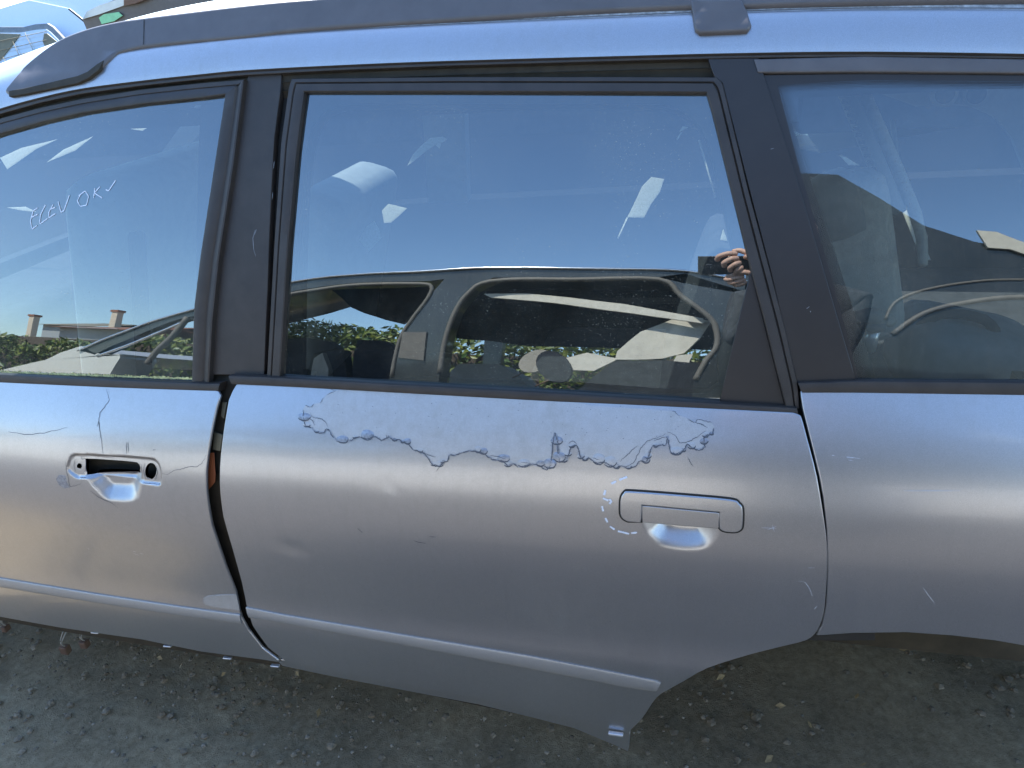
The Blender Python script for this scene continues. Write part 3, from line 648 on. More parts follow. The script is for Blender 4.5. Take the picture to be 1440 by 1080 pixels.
ribbon('frit_band', [(1073, 105), (1116, 244), (1156, 380), (1178, 452), (1203, 538)], [(1092, 116), (1126, 244), (1166, 380), (1186, 452), (1209, 538)], Sg, M['blackgloss'], qd, [(0, -.0026), (.5, -.0026), (1, -.0026)], N=40)
V, Fc = [], []
def dotrow(line, nrow, dx, dy, count):
    L = rs(line, count)
    for r_ in range(nrow):
        for i in range(count):
            px = L[i][0] + dx*r_ + (dx and 0); py = L[i][1] + dy*r_
            if r_ % 2: px += (L[min(i+1, count-1)][0]-L[i][0])/2; py += (L[min(i+1, count-1)][1]-L[i][1])/2
            h = hit(px, py, Sg); n = nrm(Sg, h[0], h[2]); c = h - n*.0026; s = .0011*(1 - .75*r_/nrow); b = len(V)
            for a in range(6): t = math.pi/3*a; V.append(c + np.array([math.cos(t)*s, 0, math.sin(t)*s]) + np.array([0, (-n[2]/n[1])*math.sin(t)*s + (-n[0]/n[1])*math.cos(t)*s, 0]))
            Fc.append(tuple(range(b, b+6)))
dotrow([(1090, 120), (1215, 113.5), (1440, 115)], 5, 0, 2.2, 150)
dotrow([(1093, 118), (1127, 244), (1167, 380), (1187, 452), (1210, 536)], 7, 2.5, 0, 170)
tag(obj('frit_dots', V, Fc, M['blackgloss'], qd, smooth=False), kind='stuff')

# ---- sill, clips, hanging plugs, wheel arch ---------------------
Ssill = lambda x, z: Sb(x, z) + .045
sill = panel('sill', xz([(-200, 800), (400, 900), (640, 950), (860, 1000), (870, 1035), (750, 1008), (640, 985), (458, 946), (300, 922), (0, 872), (-200, 842)], Ssill), Ssill, M['brown'], car, th=.05, r=.006, step=.02, res=.05)
Slow = lambda x, z: Sb(x, z) + .012
panel('sill_skirt', xz([(390, 928), (458, 938), (556, 957), (672, 978), (750, 996), (808, 1009), (855, 1024), (884, 1032), (882, 1056), (868, 1049), (808, 1024), (750, 1009), (672, 990), (556, 968), (458, 949), (397, 936)], Slow), Slow, M['silver'], sill, th=.03, r=.003, step=.01, res=.03)
for px, py in ((36, 871), (134, 889), (236, 908), (320, 925), (387, 936), (-60, 853)):
    c = at(px, py, float(Sb(hit(px, py, Sb)[0], hit(px, py, Sb)[2]))+.012); box('sill_clip', c, (.020, .008, .004), M['steel'], sill, rot=Matrix.Rotation(rad(-3), 3, 'Y'), bev=.0018)
for px, py, s in ((92, 913, 1.), (119, 905, .9), (8, 883, .7)):
    Y = .06; c = at(px, py, Y); pl = box('wire_plug', c, (.022*s, .018, .024*s), M['plug'], sill, bev=.003)
    box('wire_plug', c + np.array([-.014*s, .004, -.002]), (.010*s, .014, .017*s), M['plug'], sill, bev=.002)
    tube('wire', [c + np.array([0, 0, .01]), c + np.array([.004, -.004, .03]), c + np.array([.012, .01, .05]), c + np.array([.014, .04, .07])], .0016, M['wire'], sill, 6)
    tube('wire', [c + np.array([.004, 0, .01]), c + np.array([.001, -.006, .03]), c + np.array([.006, .01, .055]), c + np.array([.008, .04, .08])], .0014, M['wire'], sill, 6)
# arch liner: inside surface of the wheel housing
ac = hit(1290, 889, Sb); cx, cz, rr = ac[0], ac[2]-.35, .365
V, Fc = [], []
for i in range(37):
    t = math.pi*(.10 + .80*i/36)
    for dy, dr in ((-.06, .012), (-.05, .012), (-.04, .012), (.0, .015), (.08, .02), (.18, .02), (.24, .0), (.26, -.05), (.27, -.36)):
        V.append((cx + (rr+dr)*math.cos(t), dy, cz + (rr+dr)*math.sin(t)))
for i in range(36):
    for j in range(8): Fc.append((i*9+j, (i+1)*9+j, (i+1)*9+j+1, i*9+j+1))
V += [(cx-.5, .262, cz+.5), (cx+.5, .262, cz+.5), (cx+.5, .262, .16), (cx-.5, .262, .16)]; b = len(V)-4; Fc.append((b, b+1, b+2, b+3))
obj('arch_liner', V, Fc, plain('muddy_liner', (.07, .055, .035), .85, var=.35, nscale=14), car)

# ---- floor, far side and cabin -----------------------------------
floor = box('floor_pan', (-1.1, .90, .30), (2.2, 1.1, .05), M['trim'], car)
box('cargo_floor', (1.08, .86, .645), (2.05, 1.24, .03), M['trim'], car)
def far(x, z): return 2*YC - Sg(x, z)
def flip(px_pts): return [(x, z) for x, z in xz(px_pts, Sg)]
# far flank: door skins with window openings between pillars
Sfar = lambda x, z: 2*YC - float(Sb(x, z)) if False else 2*YC - (np.interp(z - SH*x, ZZ, P_) + K*(x-X0)**2)
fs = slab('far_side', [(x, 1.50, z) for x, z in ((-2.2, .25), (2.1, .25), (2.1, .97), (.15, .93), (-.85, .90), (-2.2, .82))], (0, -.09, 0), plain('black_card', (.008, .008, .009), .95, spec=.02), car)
def farbar(x0, z0, x1, z1, wd): return slab('far_pillar', [(x0-wd, 1.44, z0), (x0+wd, 1.44, z0), (x1+wd, 1.31, z1), (x1-wd, 1.31, z1)], (0, -.05, 0), M['greytrim'], fs)
farbar(-.83, .90, -.76, 1.40, .07); farbar(.22, .93, .02, 1.40, .07); farbar(1.35, .95, 1.05, 1.36, .10); farbar(-2.15, .85, -1.5, 1.33, .05); farbar(2.05, .95, 1.8, 1.32, .12)
slab('headlining', [(-1.5, .25, 1.33), (2.1, .25, 1.33), (2.1, 1.28, 1.33), (-1.5, 1.28, 1.33)], (0, 0, -.02), M['greytrim'], car) if False else None
hl = box('headlining', (.3, YC, 1.375), (3.4, 1.0, .012), M['greytrim'], car)
box('inner_rail', (.3, .26, 1.345), (3.4, .03, .03), M['trim'], hl)
box('tailgate', (2.12, YC, .75), (.05, 1.3, .9), M['greytrim'], car)
box('dashboard', (-1.95, YC, .72), (.35, 1.3, .25), M['trim'], car, bev=.05)
box('bulkhead', (-2.25, YC, .55), (.05, 1.35, .6), M['trim'], car)
box('door_trim', (-.90, .06, .62), (1.75, .03, .50), M['trim'], car)
box('cargo_trim', (1.25, .08, .80), (1.5, .05, .24), M['trim'], car)
def seat(name, x, y, width, back=.62, cush=.5, lean=18, hr=True, zz=.36, n=1, mt=None):
    mt = mt or M['fabric']
    s = empty(name, (x, y, zz)); s.parent = car; s.matrix_parent_inverse = WINV(car)
    rt = Matrix.Rotation(rad(lean), 3, 'Y')
    box('seat_cushion', (x-.22, y, zz+.10), (cush, width, .15), mt, s, bev=.05)
    def P(u, v): return (x + math.sin(rad(lean))*u + v, y, zz+.12 + math.cos(rad(lean))*u)
    b = box('seat_back', P(back/2, 0), (.16, width, back), mt, s, rot=rt, bev=.055 if mt != M['pale'] else .078)
    box('seat_shell', P(back/2-.03, .055), (.05, width*.9, back*.85), M['trim'], s, rot=rt, bev=.02)
    for k in range(n):
        if hr:
            dy = (k - (n-1)/2)*width/max(n, 1)
            c = P(back+.08, 0); box('headrest', (c[0], y+dy, c[2]), (.09, .25, .16), mt, s, rot=rt, bev=.04)
    return s
seat('front_seat', -1.32, .36, .52, back=.80, lean=15, hr=False, mt=M['pale']); seat('front_seat', -1.22, 1.10, .50, back=.60, hr=False, mt=M['greytrim'])
seat('rear_seat', -.02, YC, 1.22, back=.46, hr=True, n=3, zz=.30, mt=M['trim'])
# cargo bay fittings seen through the quarter glass
cb = slab('cargo_side_trim', [at(px, py, 1.30) for px, py in ((1200, 118), (1288, 150), (1330, 147), (1365, 150), (1400, 166), (1425, 196), (1440, 235), (1470, 300), (1560, 300), (1560, 60), (1200, 60))], (0, .03, 0), M['greytrim'], car)
for px, py in ((1327, 132), (1371, 132)):
    c = at(px, py, 1.27); tube('bezel_ring', [c + np.array([0, -.012, 0]), c + np.array([0, .01, 0])], .034, M['greytrim'], cb, 20); tube('bezel_hole', [c + np.array([0, -.016, 0]), c + np.array([0, .0, 0])], .024, M['trim'], cb, 20)
n0, n1 = at(1190, 128, .55), at(1262, 300, .42); n2 = at(1298, 372, .34)
nb_ = tube('net_cassette', [n0, n1], .017, M['greytrim'], car, 10)
for i in range(15):
    p = n0 + (n1-n0)*(.08+.055*i); box('cassette_rib', p + np.array([-.012, -.016, 0]), (.010, .006, .006), M['trim'], nb_)
d_ = (n1-n0); tube('net_rod', [n0 + np.array([.03, -.005, .0]), n1 + np.array([.03, -.005, 0]), n2], [.011, .011, .008], M['fabric'], car, 10, 3)
c = at(1180, 345, .42); box('folded_seat', c + np.array([.02, .0, -.03]), (.17, .12, .34), M['fabric'], car, rot=Matrix.Rotation(rad(-14), 3, 'Y'), bev=.05)
c = at(1176, 290, .40); box('seat_cover', c, (.10, .10, .13), M['greytrim'], car, rot=Matrix.Rotation(rad(-22), 3, 'Y'), bev=.04)
c = at(1350, 500, .45); box('holdall', c, (.26, .22, .16), M['greytrim'], car, rot=Matrix.Rotation(rad(12), 3, 'Y'), bev=.06)
c = at(1335, 470, .42); tube('holdall_handle', [c + np.array([-.07, 0, 0]), c + np.array([-.03, -.02, .05]), c + np.array([.05, -.02, .04]), c + np.array([.09, 0, -.01])], .010, M['trim'], car, 8)
c = at(1225, 470, .20); jk = tube('bottle_jack', [c + np.array([-.002, 0, -.03]), c + np.array([.002, 0, .012])], .013, M['steel'], car, 16)
tube('jack_cap', [c + np.array([0, 0, .012]), c + np.array([0, 0, .024])], .022, M['greytrim'], jk, 18)
tube('jack_lid', [c + np.array([-.035, .01, .026]), c + np.array([.0, .0, .034]), c + np.array([.035, .01, .018])], [.010, .016, .008], M['fabric'], jk, 10)
c = at(1194, 465, .20); tube('strap_ring', [c + np.array([math.cos(t)*.022, 0, math.sin(t)*.011]) for t in np.linspace(0, 6.28, 16)], .0025, M['steel'], car, 6, 2)
tube('seat_belt', [at(1255, 170, .7), at(1262, 240, .6), at(1258, 300, .5)], .006, M['greytrim'], car, 6)
def clothmat(name, c):
    mt = bpy.data.materials.new(name); mt.use_nodes = True; nt = mt.node_tree; nt.nodes.clear(); out = nt.nodes.new('ShaderNodeOutputMaterial')
    a = nt.nodes.new('ShaderNodeBsdfDiffuse'); b = nt.nodes.new('ShaderNodeBsdfTranslucent'); x = nt.nodes.new('ShaderNodeMixShader'); x.inputs[0].default_value = .85
    col = ramp(nt, noise(nt, 240, 3, .7), .35, tuple(v*.8 for v in c), .6, c)
    nt.links.new(col, a.inputs[0]); nt.links.new(col, b.inputs[0]); nt.links.new(a.outputs[0], x.inputs[1]); nt.links.new(b.outputs[0], x.inputs[2]); nt.links.new(x.outputs[0], out.inputs[0]); return mt
M['sunpatch'] = clothmat('sun_patch_cloth', (.95, .93, .84))  # pale translucent scraps added to stand in for sun patches in the cabin
TT = [[(573, 233), (580, 218), (592, 205), (605, 194), (622, 192), (629, 196), (620, 202), (618, 209), (612, 204), (600, 212), (588, 222)], [(537, 296), (546, 287), (572, 293), (562, 303), (550, 313), (540, 314)],
      [(505, 337), (516, 318), (526, 311), (532, 322), (536, 335), (518, 354)], [(882, 306), (890, 290), (903, 262), (916, 249), (934, 252), (928, 270), (915, 288), (906, 306)],
      [(955, 186), (960, 177), (968, 179)], [(1012, 340), (1017, 322), (1022, 335), (1026, 358)], [(1106, 181), (1116, 184), (1127, 189), (1110, 193)], [(1180, 218), (1190, 221), (1209, 233), (1193, 232)],
      [(1191, 239), (1206, 242), (1218, 250), (1224, 264), (1200, 265)], [(1204, 270), (1212, 267), (1226, 272), (1235, 296), (1220, 283), (1206, 279)], [(1268, 295), (1276, 294), (1290, 320), (1309, 366), (1302, 366), (1286, 340)], [(182, 181), (209, 178), (200, 184)], [(277, 172), (287, 172), (280, 177)], [(66, 228), (90, 210), (130, 192), (105, 212)], [(0, 222), (30, 208), (80, 196), (50, 210), (10, 238)], [(10, 292), (35, 291), (50, 298), (30, 296)]]
for i, P in enumerate(TT): slab('sun_patch', [at(px, py, 1.22 - .0006*py) for px, py in P], (0, .003, 0), M['sunpatch'], car)
for a, b in (((882, 306), (869, 335)), ((958, 186), (952, 196)), ((983, 197), (1006, 278))): tube('sun_streak', [at(*a, 1.1), at(*b, 1.1)], .0022, M['sunpatch'], car, 5)  # thin bright tubes added as sunlit lines beside the patches

# far panes, tinted
M['tint'] = glassmat('far_glass', .05, (.75, .80, .78), .03)
slab('far_window', [(-2.1, 1.435, .88), (-1.6, 1.435, .89), (-1.5, 1.37, 1.20), (-1.7, 1.37, 1.18)], (0, .004, 0), M['tint'], fs)

# ================================================================== the place around
def sheet(name, pts, mat, kind='structure', z=None):
    return tag(obj(name, pts, [tuple(range(len(pts)))], mat, smooth=False), kind=kind)
def groundmat():
    mt, nt, bs = nmat('packed_gravel')
    a = noise(nt, 2.2, 6, .6); b = noise(nt, 55, 5, .7); c = noise(nt, 420, 3, .7)
    base = ramp(nt, b, .3, (.22, .175, .105), .75, (.46, .38, .26))
    mx = nt.nodes.new('ShaderNodeMixRGB'); mx.blend_type = 'MULTIPLY'; mx.inputs[0].default_value = 1
    nt.links.new(base, mx.inputs[1]); nt.links.new(ramp(nt, a, .35, (.65, .64, .6), .7, (1.25, 1.22, 1.15)), mx.inputs[2])
    m2 = nt.nodes.new('ShaderNodeMixRGB'); nt.links.new(ramp(nt, c, .66, (0,)*3, .74, (1,)*3), m2.inputs[0]); nt.links.new(mx.outputs[0], m2.inputs[1]); m2.inputs[2].default_value = (.36, .34, .30, 1)
    nt.links.new(m2.outputs[0], bs.inputs['Base Color']); bs.inputs['Roughness'].default_value = .9
    h = math_(nt, 'ADD', math_(nt, 'MULTIPLY', b, .7), math_(nt, 'MULTIPLY', c, .5)); bump(nt, bs, h, .9, .012)
    return mt
M['ground'] = groundmat()
# ground: one sheet, gently uneven close by, flat to the horizon
gx = np.concatenate([[-900, -200, -60, -20, -8], np.arange(-5, 4.01, .1), [8, 20, 60, 200, 900]])
gy = np.concatenate([[-900, -200, -60, -20, -8], np.arange(-4, 3.01, .1), [8, 20, 60, 200, 900]])
V = [(x, y, (.012*math.sin(x*3.1+y*1.7)*math.cos(y*2.3-x) + random.uniform(-.004, .004)) if abs(x) < 5 and abs(y) < 4 else 0) for x in gx for y in gy]; k = len(gy)
tag(obj('ground', V, [(i*k+j, (i+1)*k+j, (i+1)*k+j+1, i*k+j+1) for i in range(len(gx)-1) for j in range(k-1)], M['ground']), kind='structure')
M['dark_strip'] = plain('dark_strip_asphalt', (.075, .072, .070), .85, var=.3, nscale=8, bumps=.6, bscale=180)  # added dark strip, keeps bright sunlit ground out of the door reflections
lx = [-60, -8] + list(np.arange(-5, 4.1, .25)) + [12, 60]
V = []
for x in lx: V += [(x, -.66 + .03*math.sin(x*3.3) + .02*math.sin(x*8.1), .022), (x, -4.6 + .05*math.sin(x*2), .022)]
tag(obj('added_dark_strip', V, [(2*i, 2*i+1, 2*i+3, 2*i+2) for i in range(len(lx)-1)], M['dark_strip']), kind='structure')
# loose stones and crumbs lying under the door
def crumbs(name, n, area, sz, mat, kind='stuff', dens=None):
    V, Fc = [], []
    for i in range(n):
        x, y = random.uniform(area[0], area[1]), random.uniform(area[2], area[3])
        if dens and random.random() > dens(x, y): continue
        s = random.uniform(*sz)*random.uniform(.5, 1.2); b = len(V); a0 = random.random()*6.28
        for kz, q in ((0, 1.), (.45, .9)):
            for a in range(5): t = a0 + 2*math.pi*a/5; V.append((x+math.cos(t)*s*q*random.uniform(.7, 1.2), y+math.sin(t)*s*q*random.uniform(.7, 1.2), .006+s*kz*1.2))
        V.append((x, y, .006+s*.85))
        for a in range(5):
            c = (a+1) % 5; Fc += [(b+a, b+c, b+5+c, b+5+a), (b+5+a, b+5+c, b+10)]
    return tag(obj(name, V, Fc, mat, smooth=False), kind=kind)
M['stone'] = plain('pale_stone', (.26, .23, .18), .9, var=.4, nscale=40)
M['stone2'] = plain('dark_stone', (.19, .16, .115), .9, var=.4, nscale=40)
M['soil'] = plain('brown_soil', (.17, .135, .09), .95, var=.4, nscale=40)
crumbs('gravel', 2600, (-2.6, 1.0, -.9, 1.2), (.0015, .006), M['stone'])
crumbs('gravel', 4200, (-2.6, 1.0, -.9, 1.2), (.003, .011), M['stone2'])

crumbs('soil_crumbs', 900, (-1.7, -.5, -.15, .45), (.003, .011), M['soil'], dens=lambda x, y: math.exp(-((x+1.05)/.28)**2 - ((y-.12)/.12)**2))
litter = []
for i in range(60):
    x, y = random.uniform(-2, .6), random.uniform(-.7, .5); a = random.random()*6.28; s_l = random.uniform(.006, .014); c, d = math.cos(a)*s_l, math.sin(a)*s_l
    litter.append(((x-c, y-d, .02), (x-d*.4, y+c*.4, .026), (x+c, y+d, .021), (x+d*.4, y-c*.4, .018)))
tag(obj('leaf_litter', [p for l in litter for p in l], [tuple(range(4*i, 4*i+4)) for i in range(len(litter))], plain('dry_leaf', (.30, .22, .11), .7, var=.3), smooth=False), kind='stuff')

# ---- hedge behind the yard, sunlit
def leaves(name, n, box_, size, mat, top=None, parent=None, kind=None):
    x0, x1, y0, y1, z0, z1 = box_; V, Fc = [], []
    for i in range(n):
        x = random.uniform(x0, x1); z = z0 + (z1-z0)*random.random()**.85; y = random.uniform(y0, y1)
        if top and z > top(x): z = top(x)*random.uniform(.9, 1.0)
        s = size*random.uniform(.6, 1.3); d = Vector((random.gauss(0, 1), random.gauss(0, 1)+.6, random.gauss(0, 1)+.5)).normalized()
        u = d.orthogonal().normalized(); v = d.cross(u); t = random.random()*6.28; u, v = u*math.cos(t)+v*math.sin(t), v*math.cos(t)-u*math.sin(t)
        c = Vector((x, y, z)); b = len(V)
        V += [c-u*s, c+v*s*.45+d*s*.1, c+u*s, c-v*s*.45+d*s*.1]; Fc.append((b, b+1, b+2, b+3))
    return obj(name, V, Fc, mat, parent, smooth=False)
def leafmat(name, c0, c1):
    mt, nt, bs = nmat(name); g = nt.nodes.new('ShaderNodeNewGeometry')
    nt.links.new(ramp(nt, g.outputs['Random Per Island'], .1, c0, .9, c1), bs.inputs['Base Color']); bs.inputs['Roughness'].default_value = .45
    return mt
M['leaf'] = leafmat('hedge_leaf', (.035, .075, .010), (.17, .19, .025)); M['leafd'] = leafmat('tree_leaf', (.02, .045, .012), (.07, .09, .02))
M['bark'] = plain('bark', (.08, .06, .045), .9, var=.3)
hr = empty('hedge', (-2, -5.2, 0), 'clipped green hedge behind the opened car', 'hedge')
hz = lambda x: (1.84 if x > -3.4 else 1.50) + .10*math.sin(x*1.9) + .08*math.sin(x*5.3+1)
leaves('foliage', 26000, (-9, 3, -5.6, -4.7, .05, 2.0), .05, M['leaf'], hz, hr)
box('hedge_core', (-3, -5.3, .8), (12, .45, 1.5), M['bark'], hr)

# ---- the opened car standing behind the photographer (seen in the glass)
D = 2.1
def N(*P, dy=0.): return [mirror_to(px, py, D) + np.array([0, dy, 0]) for px, py in P]
M['body2'] = paint('pale_body_paint', (.62, .60, .55), .25, .4, dirt=.3, orange=0)
M['dark2'] = paint('dark_body_paint', (.030, .034, .032), .3, .35, dirt=.2, orange=0)
M['cream'] = plain('bare_inner_panel', (.60, .56, .47), .7, var=.1)
M['beige'] = plain('beige_trim', (.32, .29, .24), .8)
M['seal2'] = plain('grey_door_seal', (.13, .118, .10), .6)
M['chrome'] = plain('bright_metal', (.9, .9, .92), .15, metal=1, var=.02)
nc = empty('stripped_car', (-1.2, -3.0, 0), 'stripped car without side doors, reflected in the rear window', 'car')
roofl = smoothline([(110, 493), (150, 476), (200, 456), (240, 444), (275, 434.6), (340, 415), (401, 397), (484, 387), (602, 381), (686, 377), (840, 377), (965, 381), (1050, 396)], 5)
rl_ = N(*roofl)
op = lambda P: N(*P)
wu = smoothline([(131, 499), (170, 480), (240, 452), (275, 444), (340, 427), (401, 411), (470, 401), (519, 397), (602, 395)], 4) + [(625, 392), (692, 391)] + [(925, 390), (960, 398), (1050, 415)]
slab('roof_side', rl_ + N(*wu)[::-1], (0, -.10, 0), M['dark2'], nc)
# roof sheet
V, Fc = [], []
for p in rl_[18:]:
    for dy, dz in ((0, 0), (-.04, .012), (-.15, .04), (-.4, .09), (-.65, .12), (-.85, .12), (-.95, .08)): V.append(p + np.array([0, dy, dz-.004]))
for i in range(len(rl_[18:])-1):
    for j in range(6): Fc.append((i*7+j, i*7+j+1, (i+1)*7+j+1, (i+1)*7+j))
obj('roof', V, Fc, M['dark2'], nc)
tube('roof_highlight', [p + np.array([0, .012, -.004]) for p in rl_], .007, M['chrome'], nc, 8, 1)  # added bright tube stands for the shine along the roof edge
tube('pillar_highlight', N((135, 501), (180, 484), (235, 462), (262, 450)), .010, M['chrome'], nc, 8)  # added bright tube stands for the white highlight on the screen pillar
slab('door_pillar', N((625, 392), (692, 391), (664, 405), (640, 435), (625, 478), (619, 516), (612, 560), (540, 560), (552, 512), (569, 461), (592, 428)), (0, -.12, 0), M['dark2'], nc)
slab('belt_plate', N((566, 468), (600, 468), (596, 508), (560, 504), dy=.012), (0, -.01, 0), M['seal2'], nc)
tube('door_seal', N((401, 414), (470, 404), (519, 400), (590, 399), (606, 404), (600, 420), (578, 450), (560, 480), (550, 530), dy=.0), .012, M['seal2'], nc, 8)
tube('door_seal', N((617, 525), (624, 480), (638, 440), (658, 412), (690, 396), (800, 393), (925, 393), (958, 416), (999, 447), (1009, 470), (1007, 490), (993, 508), (978, 535), dy=.0), .014, M['seal2'], nc, 8)
tube('door_seal', N((262, 447), (240, 474), (219, 494), (205, 512), dy=.0), .020, M['seal2'], nc, 8)
slab('rear_quarter', N((925, 390), (958, 415), (999, 446), (1010, 470), (1007, 492), (992, 510), (975, 540), (972, 570), (1060, 580), (1190, 560), (1190, 470), (1130, 430), (1050, 412), (965, 385)), (0, -.10, 0), M['dark2'], nc)
zl = N((600, 545))[0][2]
lo = [N((px, 545))[0] for px in (-150, 0, 150, 400, 600, 1000, 1180)]
slab('lower_body', [np.array([p[0], -D+.03, min(p[2], .99)]) for p in lo] + [np.array([2.3, -D+.03, .99]), np.array([2.3, -D+.06, .45]), np.array([lo[0][0], -D+.06, .45])], (0, -.08, 0), M['body2'], nc)
fen = N((-60, 560), (-60, 534), (0, 520), (60, 507), (110, 503), (165, 497), (166, 503), (150, 530), (140, 560))
slab('front_fender', fen, (0, -.3, 0), M['body2'], nc)
slab('bonnet', N((60, 507), (80, 497), (112, 487), (131, 497), (170, 499)), (0, -1.3, .05), M['body2'], nc)
box('far_flank', (-1.5, -3.1, .62), (4.6, .06, .6), M['dark2'], nc)
box('far_roof_rail', (.1, -3.02, 1.80), (2.6, .05, .05), M['dark2'], nc)
for x in (-1.25, .75): box('far_pillar', (x, -3.04, 1.3), (.12, .06, .95), M['dark2'], nc)
box('floor', (-1.2, -2.8, .55), (4.4, 1.3, .06), M['dark2'], nc)
for x in (-3.0, -.3, 1.5): box('trestle', (x, -2.8, .27), (.35, .9, .50), M['bark'], nc)
def N2(D2, *P):
    out_ = []
    for px, py in P: out_.append(mirror_to(px, py, D2))
    return out_
slab('side_strip', N2(2.15, (680, 413), (740, 413), (800, 418), (880, 428), (990, 448), (990, 455), (880, 440), (780, 426), (690, 418)), (0, -.02, 0), M['cream'], nc)
slab('inner_wheelhouse', N2(2.22, (868, 495), (885, 480), (900, 468), (950, 448), (975, 446), (1000, 452), (985, 475), (970, 490), (962, 497), (930, 505), (900, 506), (865, 506)), (0, -.05, 0), M['cream'], nc)
slab('inner_panel', N2(2.2, (952, 500), (975, 498), (960, 530), (936, 528)), (0, -.03, 0), M['cream'], nc)
slab('dark_lining', N2(3.0, (640, 400), (985, 400), (1040, 440), (1040, 492), (860, 490), (740, 486), (690, 479), (640, 476)), (0, -.03, 0), M['trim'], nc)
slab('parcel_shelf', N2(2.24, (825, 497), (870, 505), (835, 522), (800, 520), (790, 505)), (0, -.04, 0), M['cream'], nc)
slab('wheel_tub', N2(2.18, (800, 560), (835, 530), (865, 508), (930, 507), (985, 512), (1000, 545), (1000, 565)), (0, -.05, 0), M['trim'], nc)
def oval(cx, cy, rx, ry, n=20, rot=0): return [(cx + rx*math.cos(t)*math.cos(rot)-ry*math.sin(t)*math.sin(rot), cy + rx*math.cos(t)*math.sin(rot)+ry*math.sin(t)*math.cos(rot)) for t in [2*math.pi*a/n for a in range(n)]]
slab('headrest', N2(2.20, *oval(778, 516, 27, 20, rot=.6)), (0, -.05, 0), M['trim'], nc)
slab('headrest', N2(2.22, *oval(752, 508, 24, 15, rot=-.35)), (0, -.10, 0), M['beige'], nc)
slab('seat_back', N2(2.6, (430, 560), (440, 505), (452, 497), (460, 520), (458, 560)), (0, -.1, 0), M['beige'], nc)
slab('seat_back', N2(2.65, (452, 560), (458, 520), (452, 496), (480, 492), (492, 560)), (0, -.1, 0), M['trim'], nc)
slab('seat_back', N2(2.55, (494, 560), (495, 500), (502, 478), (540, 480), (556, 490), (545, 560)), (0, -.1, 0), M['trim'], nc)
slab('dash_top', N2(2.7, (395, 560), (395, 478), (430, 476), (460, 480), (472, 490), (440, 498), (420, 560)), (0, -.1, 0), M['trim'], nc)
slab('seat_cushion', N2(2.7, (628, 560), (632, 522), (645, 512), (700, 512), (730, 530), (745, 548), (740, 565)), (0, -.3, 0), M['beige'], nc)
slab('front_sunvisor', N2(2.6, (465, 408), (610, 402), (590, 440), (566, 456), (540, 450), (510, 440), (492, 432), (480, 420)), (0, -.02, 0), M['trim'], nc)
slab('raised_tailgate', N((1048, 380), (1085, 300), (1118, 243), (1180, 245), (1240, 280), (1300, 318), (1370, 340), (1440, 352), (1560, 380), (1600, 470), (1600, 600), (1040, 600)), (0, -.12, 0), M['dark2'], nc)
slab('tail_lamp', N((1372, 326), (1400, 328), (1440, 343), (1470, 356), (1465, 368), (1420, 352), (1388, 350), dy=.02), (0, -.015, 0), M['cream'], nc)
tube('bumper_rim', N((1255, 470), (1300, 440), (1360, 425), (1440, 418), (1540, 425), dy=.0), .014, M['seal2'], nc, 8)
tube('bumper_rim', N((1245, 450), (1260, 425), (1300, 408), (1370, 396), (1440, 394), (1540, 400), dy=.0), .008, M['seal2'], nc, 8)
slab('rear_lining', N2(2.0, (1040, 545), (1055, 385), (1110, 300), (1120, 545)), (0, -.02, 0), M['trim'], nc)
for a, b in (((720, 532), (740, 522)), ((752, 544), (774, 534))):
    P = N2(2.5, a, b); tube('cable', [P[0], P[1]], .006, M['plug'], nc, 6)

# ---- houses and hill far behind the photographer
M['tile'] = plain('clay_roof', (.22, .085, .045), .9, var=.3); M['wall'] = plain('render_wall', (.28, .30, .32), .9); M['cham'] = plain('pale_render', (.50, .42, .33), .9)
def house(P, D2, depth, wm, rm, label, ch=()):
    q = N2(D2, *P); xs_ = [p[0] for p in q]; x0, x1 = min(xs_), max(xs_); zt = max(p[2] for p in q); zb_ = q[0][2]
    h = empty('house', ((x0+x1)/2, -D2, 0), label, 'house')
    box('wall', ((x0+x1)/2, -D2-depth/2, zb_/2), (x1-x0, depth, zb_), wm, h)
    slab('roof', [np.array([x0-.4, -D2+.4, zb_-.1]), np.array([x1+.4, -D2+.4, zb_-.1]), np.array([x1-(x1-x0)*.18, -D2-depth/2, zt]), np.array([x0+(x1-x0)*.18, -D2-depth/2, zt])], (0, -.25, .02), rm, h)
    slab('roof', [np.array([x0-.4, -D2-depth-.4, zb_-.1]), np.array([x1+.4, -D2-depth-.4, zb_-.1]), np.array([x1-(x1-x0)*.18, -D2-depth/2-.3, zt]), np.array([x0+(x1-x0)*.18, -D2-depth/2-.3, zt])], (0, .25, .02), rm, h)
    for cxp, cyp, wpx in ch:
        a = N2(D2+depth*.4, (cxp, cyp))[0]; b = N2(D2+depth*.4, (cxp+wpx, cyp))[0]; wx = abs(b[0]-a[0])
        box('chimney', (a[0], a[1], a[2]-.9), (wx, wx, 1.8), M['cham'], h, bev=.02); box('chimney_cap', (a[0], a[1], a[2]+.03), (wx*1.3, wx*1.3, .12), rm, h)
    return h
house([(85, 459), (165, 458), (120, 452), (150, 445)], 17, 7, M['wall'], M['tile'], 'low grey house with a clay tile roof', ((165, 439, 8), (48, 445, 7)))
house([(60, 456), (130, 452), (90, 446), (110, 444)], 30, 8, M['wall'], M['stone2'], 'farther house with a dark flat roof')
house([(150, 460), (215, 460), (165, 450), (190, 448)], 24, 7, M['wall'], M['tile'], 'low house with an orange tile roof', ())
V = []; Fc = []
for i in range(60):
    x = -260 + 8*i; V += [(x, -180, -2), (x, -230, 12 + 7*math.sin(i*.31) + 3*math.sin(i*.83+1))]
Fc = [(2*i, 2*i+1, 2*i+3, 2*i+2) for i in range(59)]
tag(obj('hills', V, Fc, M['leafd']), kind='structure')
